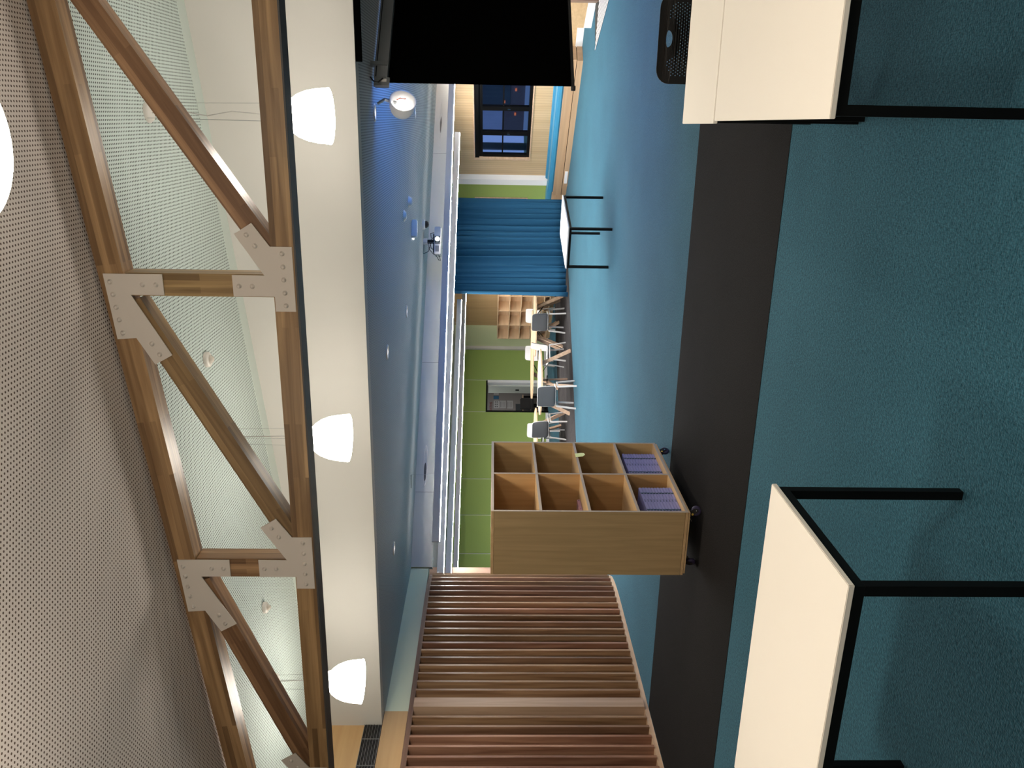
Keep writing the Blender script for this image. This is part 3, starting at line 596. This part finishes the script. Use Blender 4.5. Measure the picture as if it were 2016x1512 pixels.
# ================================================================== BACK ROOM WALLS
def fr(name, m, s0, s1, t0, t1, z0, z1, parent=None, bev=0.0):
    """box in the turned frame: local X along s, local Y along -t"""
    bm = bmesh.new(); h = ((s1-s0)/2, (t1-t0)/2, (z1-z0)/2); bbox(bm, -h[0], h[0], -h[1], h[1], -h[2], h[2], bev)
    o = fin(bm, name, m, parent); o.location = P((s0+s1)/2, (t0+t1)/2, (z0+z1)/2); o.rotation_euler = (0, 0, RB)
    return o
def frx(name, m, s0, s1, t0, t1, z0, z1, parent=None):
    """same, but local X runs along t (for boards whose grooves follow t)"""
    bm = bmesh.new(); h = ((t1-t0)/2, (s1-s0)/2, (z1-z0)/2); bbox(bm, -h[0], h[0], -h[1], h[1], -h[2], h[2])
    o = fin(bm, name, m, parent); o.location = P((s0+s1)/2, (t0+t1)/2, (z0+z1)/2); o.rotation_euler = (0, 0, RB-PI/2)
    return o
# green wall t = 0 (faces +t); opening at s -1.03*2.. for the office
wb_ = tag(fr('wall_back', joint_w, -2.2+1.97, 0.07, -0.14, -0.006, 0.05, 2.70), kind='structure')
js = [-8.45, -7.42, -6.39, -5.36, -4.33, -3.32, -2.28, -1.24, -0.215, 0.80, 1.83, 2.86]
js = [j-2.88 for j in [2.88-0.02, 1.83, 0.80, -0.215, -1.245, -2.28, -3.33, -4.37, -5.41, -6.45]]   # joints measured from the corner
bpy.data.objects.remove(wb_, do_unlink=True)
OP0, OP1 = js[2]+0.015, js[1]-0.015       # office opening
wb_ = tag(fr('wall_back', joint_w, js[-1]-1, OP0-0.02, -0.14, -0.004, 0, 2.70), kind='structure')
tag(fr('wall_back', joint_w, OP1+0.02, 0.0, -0.14, -0.004, 0, 2.70), kind='structure')
tag(fr('wall_back', joint_w, OP0-0.02, OP1+0.02, -0.14, -0.004, 1.76, 2.70), kind='structure')
for i in range(len(js)-1):
    s1, s0 = js[i], js[i+1]; z0 = 1.79 if i == 1 else 0.09
    o = fr('green_panel', green_p, s0+0.012, s1-0.012, -0.004, 0.012, z0, 2.69); adopt(o, wb_)
tag(fr('baseboard_back', cream_white, js[-1]-1, OP0-0.03, -0.004, 0.014, 0, 0.08), kind='structure'); tag(fr('baseboard_back', cream_white, OP1+0.03, -0.02, -0.004, 0.014, 0, 0.08), kind='structure')
tag(fr('trim_2', mat('mauve_grey_post', (0.62, 0.58, 0.55), 0.6), -0.02, 0.07, -0.12, 0.07, 0, 2.70), kind='structure')
# shelf wall s = 0.07, faces -s
tag(frx('wall_shelf', pale_green, 0.07, 0.2, 0.0, 1.22, 0, 2.70), kind='structure')
tag(frx('wall_lining', lining_d, 0.06, 0.2, 1.22, 4.6, 0, 2.70), kind='structure')
tag(frx('baseboard_shelf', cream_white, 0.045, 0.06, 0.0, 4.6, 0, 0.07), kind='structure')
tag(fr('wall_step', green_p, 0.2, 0.72, 4.45, 4.6, 0, 2.70), kind='structure')
# window wall s = 0.70 with two openings
def wallpiece(m, t0, t1, z0, z1): return tag(frx('wall_window', m, 0.70, 0.86, t0, t1, z0, z1), kind='structure')
ZB, ZT = 0.845, 2.065
wallpiece(green_p, 4.6, 5.0, 0, 2.7); wallpiece(green_p, 5.0, 5.84, 0, ZB); wallpiece(green_p, 5.0, 5.84, ZT, 2.7); wallpiece(green_p, 5.84, 6.45, 0, 2.7)
WT0, WT1 = 7.12, 11.3
wallpiece(lining, 6.62, WT0, 0, 2.7); wallpiece(lining, WT0, 10.2, 0, ZB); wallpiece(lining, WT0, WT1, ZT, 2.7); wallpiece(lining, 10.2, 15, 0, ZB); wallpiece(lining, WT1, 15, ZB, 2.7)
tag(frx('trim_3', cream_white, 0.55, 0.86, 6.45, 6.62, 0, 2.70), kind='structure')
def window(n, t0, t1, cells, label):
    w = tag(bpy.data.objects.new('window_%d' % n, None), kind='structure'); COL.objects.link(w)
    for nm, a in (('lining_sill', (0.70-0.015, 0.80, t0-0.02, t1+0.02, ZB-0.02, ZB+0.005)), ('lining_head', (0.685, 0.80, t0-0.02, t1+0.02, ZT-0.005, ZT+0.02)), ('lining_side', (0.685, 0.80, t0-0.02, t0+0.03, ZB, ZT)), ('lining_side', (0.685, 0.80, t1-0.005, t1+0.02, ZB, ZT))):
        frx(nm, rail_w, *a, w)
    frx('roller_blind', black_m, 0.70, 0.76, t0+0.03, t1, ZT-0.10, ZT-0.01, w); frx('window_frame', black_m, 0.74, 0.80, t0+0.03, t1, ZB, ZB+0.07, w); frx('window_frame', black_m, 0.74, 0.80, t0+0.03, t1, ZT-0.18, ZT-0.10, w)
    wd = (t1-t0-0.03)/cells
    for k in range(cells+1):
        c = t0+0.03+k*wd; hw = 0.055 if 0 < k < cells else 0.04; c2 = c+(0.04 if k == 0 else (-0.04 if k == cells else 0))
        f = frx('mullion', black_m, 0.735, 0.80, c2-hw, c2+hw, ZB+0.07, ZT-0.18, w)
        if 0 < k <= cells: frx('handle', chrome, 0.715, 0.735, c2-0.01, c2+0.01, 1.30, 1.36, w)
        if k < cells:
            frx('transom', black_m, 0.75, 0.79, c+0.04, c+wd-0.04, 1.435, 1.465, w)
            frx('glass_pane', glass, 0.765, 0.771, c+0.03, c+wd-0.03, ZB+0.05, ZT-0.16, w)
    return w
window(1, WT0, WT1, 6, ''); window(2, 5.0, 5.84, 1, '')
# jogging wall to the right of the bench
rp_ = [P(0.70, 10.2), Vector((1.17, 16.42, 0)), Vector((1.56, 16.10, 0)), Vector((1.43, 14.97, 0)), Vector((1.80, 14.32, 0)), Vector((2.9, 14.0, 0)), P(0.70, 13.5)]
tag(poly_prism('wall_jog', oak_h, [p+Vector((0, 0, 0.13)) for p in rp_], (0, 0, 2.57)), kind='structure')
tag(poly_prism('baseboard_jog', cream_white, [p+Vector((0, 0, 0)) for p in rp_], (0, 0, 0.13)), kind='structure')
tag(box('trim_4', mat('brown_timber_post', (0.20, 0.12, 0.08), 0.5), 1.74, 1.90, 14.0, 14.30, 0, 2.70), kind='structure')
tag(box('wall_far_right', white_paint, 1.9, 4.4, 13.6, 13.9, 0, 2.7), kind='structure')
# bench
b_ = thing('window_bench', 'long timber window bench with light blue vinyl cushion', 'bench', (0, 0, 0))
frx('plinth_step', bench_w, 0.08, 0.60, 6.95, 10.32, 0.0, 0.105, b_); frx('plinth_step', bench_w, 0.13, 0.60, 6.62, 6.94, 0.0, 0.105, b_)
frx('shadow_gap', black_m, 0.13, 0.60, 6.62, 10.3, 0.105, 0.118, b_); frx('bench_front', bench_w, 0.11, 0.66, 6.62, 10.32, 0.118, 0.30, b_)
frx('bench_end', bench_w, 0.30, 0.66, 4.62, 6.60, 0.0, 0.30, b_)
fr('cushion', cushion, 0.13, 0.52, 6.66, 10.28, 0.301, 0.415, b_, 0.025); fr('back_cushion', cushion, 0.54, 0.69, 6.66, 10.28, 0.301, 0.455, b_, 0.02); fr('cushion', cushion, 0.31, 0.68, 4.62, 6.63, 0.301, 0.415, b_, 0.025)
frx('power_outlet', cream_white, 0.072, 0.08, 7.05, 7.42, 0.02, 0.085, b_)
# floor mat of metal strips
mt = thing('entry_mat', 'grey metal strip entrance mat set in the blue carpet', 'mat', (1.02, 14.2, 0.0), math.atan2(-0.92, 0.38))
e1 = 3.0
box('mat_base', black_m, 0, e1, 0.0, 1.55, 0.0, 0.004, mt)
for k in range(22): box('metal_strip', mat('pale_mat_strip', (0.55, 0.53, 0.53), 0.4), 0.0+k*0.06, e1, 0.005+k*0.068, 0.005+k*0.068+0.034, 0.004, 0.008, mt)

# timber reveal at the end of the curtain line
tag(frx('trim_5', wood('reveal_timber', (0.30, 0.17, 0.11), (0.42, 0.26, 0.18), 2, 10), -8.56, -8.40, 6.30, 6.52, 0, 2.70), kind='structure')
tag(fr('wall_side', mint_paint, -14, -8.56, 6.35, 6.47, 0, 2.70), kind='structure')

# curtain
def curtain_mesh():
    bm = bmesh.new(); n = 150; rows = [0.02, 0.3, 0.9, 1.6, 2.2, 2.40, 2.60]; g_ = []
    s0, s1 = -2.52, 0.12
    rnd = random.Random(3); ph = [rnd.uniform(-0.5, 0.5) for _ in range(60)]
    for i in range(n+1):
        f = i/n; s = s0+(s1-s0)*f; colv = []
        for z in rows:
            q = f*15*2*PI+1.3*math.sin(f*9)+0.5*math.sin(f*31); amp = (0.085+0.04*math.sin(f*17+1))*(1.0-0.45*z/2.6)
            t_ = 6.46+amp*math.sin(q)+0.02*math.sin(q*2.1+z)
            zz_ = z+(0.03*math.sin(f*12) if z < 0.1 else 0)+(0.02 if z < 0.1 else 0)
            colv.append(bm.verts.new(P(s+0.012*math.sin(q*2)+(-0.03*(2.6-z)/2.6 if f < 0.05 else 0), t_, zz_)))
        g_.append(colv)
    for i in range(n):
        for j in range(len(rows)-1): bm.faces.new((g_[i][j], g_[i+1][j], g_[i+1][j+1], g_[i][j+1]))
    return bm
cu = thing('curtain', 'floor length pleated blue curtain dividing the back room', 'curtain', (0, 0, 0))
o = fin(curtain_mesh(), 'curtain_fabric', curtain_m, cu, True)
sm = o.modifiers.new('thick', 'SOLIDIFY'); sm.thickness = 0.004
fr('curtain_track', black_m, -2.55, 0.2, 6.42, 6.50, 2.60, 2.66, cu)
for k in range(20): fr('hook', light_gr, -2.45+k*0.13, -2.435+k*0.13, 6.375, 6.38, 2.295, 2.31, cu)

# cube shelf against the lining
cs = thing('cube_shelf', 'pale timber cube shelf standing against the grooved timber wall', 'shelf', (0, 0, 0))
F0, F1 = -0.28, 0.055; cp = 0.70; t0s = 1.06
ncol = 4
frx('shelf_back', pale_w, F1-0.012, F1, t0s, t0s+ncol*cp, 0.10, 1.47, cs)
for k in range(ncol+1): fr('upright', pale_w, F0, F1-0.012, t0s+k*cp-0.011, t0s+k*cp+0.011, 0.10, 1.47, cs)
for z_ in (0.10, 0.245, 0.55, 0.855, 1.16, 1.47):
    fr('shelf_board', pale_w, F0, F1-0.012, t0s-0.011, t0s+ncol*cp+0.011, z_, z_+0.022, cs)
fr('shelf_plinth', bench_w, F0+0.03, F1-0.012, t0s, t0s+ncol*cp, 0.0, 0.10, cs)

# office seen through the black-framed opening
of_top = 1.745
for nm, a in (('door_jamb', (OP0-0.02, OP0+0.025, -0.14, 0.02, 0, of_top)), ('door_jamb', (OP1-0.02, OP1+0.0, -0.14, 0.016, 0, of_top)), ('door_head', (OP0-0.02, OP1, -0.14, 0.02, of_top, of_top+0.04))):
    pass
dr = tag(bpy.data.objects.new('door_1', None), kind='structure'); COL.objects.link(dr)
fr('door_jamb', black_m, OP0-0.02, OP0+0.025, -0.14, 0.02, 0, of_top, dr); fr('door_head', black_m, OP0-0.02, OP1, -0.14, 0.02, of_top, of_top+0.045, dr)
fr('door_jamb', cream_white, OP1-0.07, OP1+0.015, -0.14, 0.022, 0, of_top, dr)
fr('door_leaf', mat('pale_green_door', (0.50, 0.53, 0.46), 0.5), OP1-0.115, OP1-0.075, -0.55, -0.12, 0.01, of_top-0.02, dr)
fr('door_handle', black_m, OP1-0.15, OP1-0.116, -0.33, -0.31, 0.82, 0.93, dr)
pin = tag(fr('wall_office', mat('grey_pinboard', (0.24, 0.215, 0.20), 0.9), OP0-0.9, OP1+0.9, -1.80, -1.72, 0, 2.6), kind='structure')
tag(fr('wall_office_side', grey_paint, OP0-1.3, OP0-0.95, -1.8, -0.14, 0, 2.6), kind='structure'); tag(fr('wall_office_side', grey_paint, OP1+0.9, OP1+1.2, -1.8, -0.14, 0, 2.6), kind='structure')
tag(fr('ceiling_office', white_paint, OP0-1.2, OP1+1.2, -1.8, -0.14, 2.6, 2.7), kind='structure')
tag(fr('floor_office', dark_c, OP0-1.2, OP1+1.2, -1.8, -0.14, -0.05, 0.002), kind='structure')
def paper(sc_, zc_, w, h, label, kind):
    t = thing('paper_notice', label, 'notice', P(sc_, -1.714, zc_), RB)
    # local X along s, seen from +t  (local -Y)
    col = {'white': mat('paper_white', (0.42, 0.40, 0.38), 0.7), 'blue': mat('paper_blue', (0.03, 0.12, 0.22), 0.6)}[kind[0]]
    box('paper_sheet', col, -w/2, w/2, -0.004, 0.0, -h/2, h/2, t)
    if kind[1] == 'dots':
        for i in range(3):
            for j in range(2): box('picture', mat('print_dark', (0.12, 0.11, 0.11), 0.7), -w*0.36+i*w*0.3, -w*0.2+i*w*0.3, -0.0055, -0.004, -h*0.22+j*h*0.32, -h*0.02+j*h*0.32, t)
    if kind[1] == 'lines':
        for j in range(5): box('text_line', mat('print_grey', (0.22, 0.2, 0.2), 0.7), -w*0.36, w*0.36, -0.0055, -0.004, -h*0.32+j*h*0.14, -h*0.28+j*h*0.14, t)
        box('text_line', mat('print_dark', (0.12, 0.11, 0.11), 0.7), -w*0.38, w*0.38, -0.0055, -0.004, h*0.34, h*0.39, t)
    return t
def opx(y): # s on the pinboard plane for a photo row
    q = (y-756)/FPX; d = (-(0)/FPX)*CR - q*CU + fw; n = DV; tt = ((P(0, -1.72)-EYE).dot(n))/(d.dot(n)); p = EYE+tt*d; return (p-K).dot(CV), p
def pz(x, y):
    d = (x-1008)/FPX*CR - (y-756)/FPX*CU + fw; tt = ((P(0, -1.72)-EYE).dot(DV))/(d.dot(DV)); p = EYE+tt*d; return (p-K).dot(CV), p.z
for (xa, xb, ya, yb, lab, kd) in ((972, 983, 789, 804, 'white notice with six small pictures on the office pinboard', ('white', 'dots')), (984, 996, 789, 804, 'white lined notice, middle of the three on the office pinboard', ('white', 'lines')), (998, 1010, 789, 804.5, 'white notice with a dark heading, lowest of the three on the office pinboard', ('white', 'lines')), (971.5, 982, 779.5, 786, 'small dark blue picture on the office pinboard', ('blue', '')), (972, 982, 765, 777.5, 'pale poster beside the door leaf on the office pinboard', ('white', ''))):
    s_, z_ = pz((xa+xb)/2, (ya+yb)/2); s2, z2 = pz(xa, ya); s3, z3 = pz(xb, yb); paper(s_, z_, abs(s2-s3), abs(z2-z3), lab, kd)
# red lettering on top of the pinboard
s_, z_ = pz(966.5, 802)
fc = bpy.data.curves.new('lettering', 'FONT'); fc.body = 'MATHS'; fc.size = 0.11; fc.extrude = 0.003; fc.align_x = 'CENTER'; fc.align_y = 'CENTER'
tmp = bpy.data.objects.new('tmp', fc); COL.objects.link(tmp); me = bpy.data.meshes.new_from_object(tmp.evaluated_get(bpy.context.evaluated_depsgraph_get())); bpy.data.objects.remove(tmp, do_unlink=True)
me.materials.clear(); lt = link('wall_lettering', me, mat('red_letters', (0.22, 0.06, 0.05), 0.7)); lt.location = P(s_, -1.712, z_); lt.rotation_euler = (PI/2, 0, RB); tag(lt, 'row of red letters along the top of the office pinboard', 'lettering')
area('office_fill_light', P((OP0+OP1)/2, -0.9, 2.55), (0, 0, 0), 0.6, 10, COOL)  # unseen fill lamp, added because the office was too dark
# office desk, monitor, chair, box
dk = thing('office_desk', 'pale topped office desk seen through the black framed opening', 'desk', P((OP0+OP1)/2, -1.35, 0), RB)
box('desk_top', pale_w, -0.75, 0.6, -0.3, 0.3, 0.66, 0.69, dk)
for a in (-0.7, 0.55):
    for c in (-0.26, 0.26): box('desk_leg', black_m, a-0.02, a+0.02, c-0.02, c+0.02, 0, 0.66, dk)
mo = thing('monitor', 'dark glossy screen standing on the office desk', 'monitor', P((OP0+OP1)/2+0.14, -1.30, 0.69), RB)
box('monitor_screen', mat('dark_glass', (0.05, 0.055, 0.06), 0.15), -0.27, 0.27, -0.012, 0.012, 0.02, 0.20, mo, 0.004); box('monitor_stand', black_pl, -0.08, 0.08, -0.06, 0.06, 0.0, 0.02, mo)
bx = tag(box('white_box', cream_white, -0.09, 0.09, -0.08, 0.08, -0.13, 0.13), 'white box file standing on the left end of the office desk', 'box'); bx.location = P(OP0+0.16, -1.25, 0.82); bx.rotation_euler = (0, 0, RB)
oc = thing('office_chair', 'black office chair at the office desk', 'chair', P((OP0+OP1)/2+0.05, -0.75, 0), RB)
box('chair_back', black_pl, -0.19, 0.19, -0.19, -0.15, 0.46, 0.78, oc, 0.03); box('chair_seat', black_pl, -0.2, 0.2, -0.18, 0.2, 0.38, 0.44, oc, 0.02)
tube('gas_post', chrome, [(0, 0, 0.08), (0, 0, 0.38)], 0.02, oc)
for k in range(5):
    a = 2*PI*k/5; bar('base_arm', black_pl, (0, 0, 0.08), (0.24*math.cos(a), 0.24*math.sin(a), 0.05), 0.03, 0.02, oc); lathe('castor', black_pl, [(0, -0.02), (0.024, -0.01), (0.024, 0.01), (0, 0.02)], (0.24*math.cos(a), 0.24*math.sin(a), 0.026), oc, 10).rotation_euler = (PI/2, 0, a)
ct = thing('office_cabinet', 'black cabinet with a small label under the end of the office desk', 'cabinet', P(OP0+0.24, -1.30, 0), RB)
box('cabinet_body', black_pl, -0.2, 0.2, -0.22, 0.22, 0, 0.58, ct, 0.005); box('cabinet_label', light_gr, -0.05, 0.05, -0.224, -0.22, 0.40, 0.42, ct)

# ================================================================== STUDY TABLES AND CHAIRS
def round_table(c, rz, rx, ry, label, h=0.645, legs=None):
    t = thing('study_table', label, 'table', (c[0], c[1], 0), rz, 'pale timber tables with splayed legs')
    n = 40; e = 2.6
    pts = [(rx*math.copysign(abs(math.cos(2*PI*i/n))**(2/e), math.cos(2*PI*i/n)), ry*math.copysign(abs(math.sin(2*PI*i/n))**(2/e), math.sin(2*PI*i/n))) for i in range(n)]
    poly_prism('tabletop', pale_w, [(x, y, h-0.03) for x, y in pts], (0, 0, 0.03), t)
    for s in (-1, 1):
        for q in (-1, 1):
            a = (s*rx*0.42, q*ry*0.42, h-0.03); b = (s*rx*0.74, q*ry*0.74, 0.0)
            bar('leg', leg_w, a, b, 0.075, 0.035, t, upv=(s*1, -q*1, 0))
            tube('brace_rod', black_m, [(s*rx*0.2, q*ry*0.2, h-0.04), (s*rx*0.52, q*ry*0.52, h-0.24)], 0.006, t, 6)
    tube('brace_ring', black_m, [(0.14*math.cos(a), 0.14*math.sin(a), h-0.16) for a in [2*PI*i/12 for i in range(13)]], 0.007, t, 6)
    return t
round_table((-5.25, 15.85), math.radians(60), 0.66, 0.60, 'nearest pale timber study table with rounded top, grey chair in front')
round_table((-4.62, 18.38), math.radians(20), 0.80, 0.56, 'pale timber study table beside the curtain edge')
round_table((-5.65, 19.2), math.radians(15), 1.10, 0.55, 'long pale timber study table farthest back, before the office opening')
round_table((-7.0, 16.75), math.radians(40), 0.78, 0.62, 'pale timber study table half hidden behind the bookcase')
def make_chair(loc, rz, label, grp='grey moulded chairs at the study tables'):
    t = thing('study_chair', label, 'chair', (loc[0], loc[1], 0), rz, grp)   # sits towards +Y, back at -Y
    def sheet(rows, w, m, name, off):
        bm = bmesh.new(); g_ = []
        for (y, z, ww, cv) in rows:
            g_.append([bm.verts.new((ww*w*u, y+off[0]+cv*u*u, z+off[1]+(0.02*u*u if y > -0.15 else 0))) for u in (-1, -0.6, -0.2, 0.2, 0.6, 1)])
        for A, B in zip(g_, g_[1:]):
            for k in range(5): bm.faces.new((A[k], A[k+1], B[k+1], B[k]))
        o = fin(bm, name, m, t, True); sm_ = o.modifiers.new('thick', 'SOLIDIFY'); sm_.thickness = 0.012; sm_.offset = 0
        sb_ = o.modifiers.new('sub', 'SUBSURF'); sb_.levels = 1; sb_.render_levels = 1
        return o
    back = [(-0.175, 0.40, 0.95, 0.02), (-0.20, 0.44, 1.0, 0.03), (-0.215, 0.54, 1.0, 0.04), (-0.235, 0.66, 0.98, 0.04), (-0.25, 0.735, 0.93, 0.035), (-0.255, 0.755, 0.80, 0.03)]
    seat = [(0.20, 0.375, 0.9, 0), (0.17, 0.395, 1.0, 0), (0.0, 0.385, 1.0, 0), (-0.14, 0.38, 0.98, 0.01), (-0.18, 0.40, 0.95, 0.02)]
    sheet(back, 0.205, grey_sh, 'backrest', (0, 0)); sheet(seat, 0.205, light_gr, 'seat', (0, 0))
    sheet(back, 0.212, light_gr, 'back_inner', (0.014, 0.004))
    for s in (-1, 1):
        box('side_frame', frame_gr, s*0.20-0.014, s*0.20+0.014, -0.17, 0.17, 0.345, 0.372, t)
        for q in (-1, 1): bar('leg', frame_gr, (s*0.195, q*0.165, 0.36), (s*0.225, q*0.215, 0.0), 0.030, 0.022, t)
    return t
c0 = make_chair((-4.37, 17.60), math.radians(-2), 'grey chair with its back to us at the table by the curtain')
def place(x, y, deg, label): return dup(c0, (x, y, 0), math.radians(deg), label)
place(-5.17, 14.84, 5, 'grey chair with its back to us at the nearest study table')
place(-6.42, 16.35, -8, 'grey chair with its back to us at the table half hidden by the bookcase')
place(-5.08, 17.28, 125, 'grey chair turned sideways between two study tables')
place(-5.02, 20.38, 172, 'chair with light shell facing us behind the table by the curtain')
place(-5.95, 20.15, 178, 'chair with light shell facing us at the far long table')
place(-7.28, 17.95, 172, 'chair with light shell facing us in front of the green wall')

# ================================================================== PIR SENSORS ON THE RAKED CEILING
def sensor(x, y, label, r=0.055):
    t = thing('ceiling_sensor', label, 'sensor', (x, y, cz(x)-0.001)); t.rotation_euler = (0, -math.atan(0.107), 0)
    lathe('sensor_base', clearg, [(r, 0), (r, -0.022), (r*0.82, -0.03), (0, -0.03)], (0, 0, 0), t, 32)
    lathe('sensor_lens', mat('frosted_lens', (0.62, 0.56, 0.48), 0.2), [(r*0.52, -0.03), (r*0.48, -0.042), (r*0.3, -0.055), (0, -0.06)], (0, 0, 0), t, 24)
sensor(-1.693, 5.53, 'round white motion sensor on the mint ceiling behind the truss')
sensor(-3.79, 5.60, 'small flat white sensor disc on the mint ceiling near the left end of the truss', 0.045)

# ================================================================== OUTSIDE THE WINDOW (dusk)
og = tag(poly_prism('ground_outside', mat('dusk_grass', (0.05, 0.12, 0.03), 0.9, noise=0.3, nscale=8), [P(0.9, -14), P(0.9, 40), P(40, 40), P(40, -14)], (0, 0, -0.05)), kind='structure'); og.location.z = -0.12
bd = thing('building', 'grey two tone school building standing across the lawn at dusk', 'building', (0, 0, 0))
facade = mat('dusk_facade', (0.60, 0.60, 0.72), 0.8, noise=0.1, nscale=3); dkwin = mat('dark_window', (0.015, 0.02, 0.03), 0.1); brick = mat('brown_brick', (0.20, 0.12, 0.12), 0.9, noise=0.3, nscale=25)
frx('facade', facade, 13.0, 14.0, -4.0, 22, 1.3, 3.6, bd); frx('brick_base', brick, 12.95, 14.0, -4.0, 22, -0.1, 1.3, bd)
frx('roof_edge', mat('dark_roof', (0.03, 0.03, 0.035), 0.7), 12.4, 14.4, -4.5, 22, 3.6, 3.85, bd); frx('pale_band', mat('pale_band', (0.75, 0.78, 0.85), 0.7), 12.9, 12.95, -4, 22, 0.25, 0.42, bd)
for k in range(9):
    frx('window', dkwin, 12.93, 12.96, -2.5+k*2.6, -1.2+k*2.6, 1.0, 2.5, bd)
for k in range(26):
    frx('orange_mark', mat('orange_light', (0.8, 0.2, 0.06), 0.5, emis=(1.0, 0.25, 0.08), es=0.35), 12.90, 12.93, -3+k*0.62, -2.88+k*0.62, 0.75+0.45*(k % 2), 0.82+0.45*(k % 2), bd)
vp = thing('veranda_post', 'curved dark downpipe and roof fascia outside the window', 'post', P(5.0, 3.2, 0))
tube('downpipe', dark_st, [(0, 0, -0.1), (0, 0, 2.4), (0.1, 0, 2.7), (0.4, 0, 2.8), (0.7, 0, 2.7), (0.8, 0, 2.4)], 0.11, vp, 10)
tr_ = thing('tree', 'dark leafy tree outside against the dusk sky', 'tree', P(9.5, 5.0, 0))
tube('trunk', mat('dark_bark', (0.05, 0.035, 0.03), 0.9), [(0, 0, -0.1), (0.05, 0, 1.4), (0, 0.1, 2.6)], 0.12, tr_)
bm = bmesh.new(); rnd = random.Random(5)
for k in range(260):
    c = Vector((rnd.gauss(0, 0.7), rnd.gauss(0, 0.7), 3.0+rnd.gauss(0, 0.5))); a = Vector((rnd.uniform(-1, 1), rnd.uniform(-1, 1), rnd.uniform(-1, 1))).normalized()*0.16; b2 = a.cross(Vector((rnd.uniform(-1, 1), 1, 0.3))).normalized()*0.07
    bm.faces.new([bm.verts.new(c-a), bm.verts.new(c+b2), bm.verts.new(c+a), bm.verts.new(c-b2)])
f_ = fin(bm, 'foliage', mat('dark_leaves', (0.02, 0.045, 0.02), 0.8), tr_); f_['kind'] = 'stuff'
for g in list(SC.objects):
    if g.name.startswith('tmp'): bpy.data.objects.remove(g, do_unlink=True)
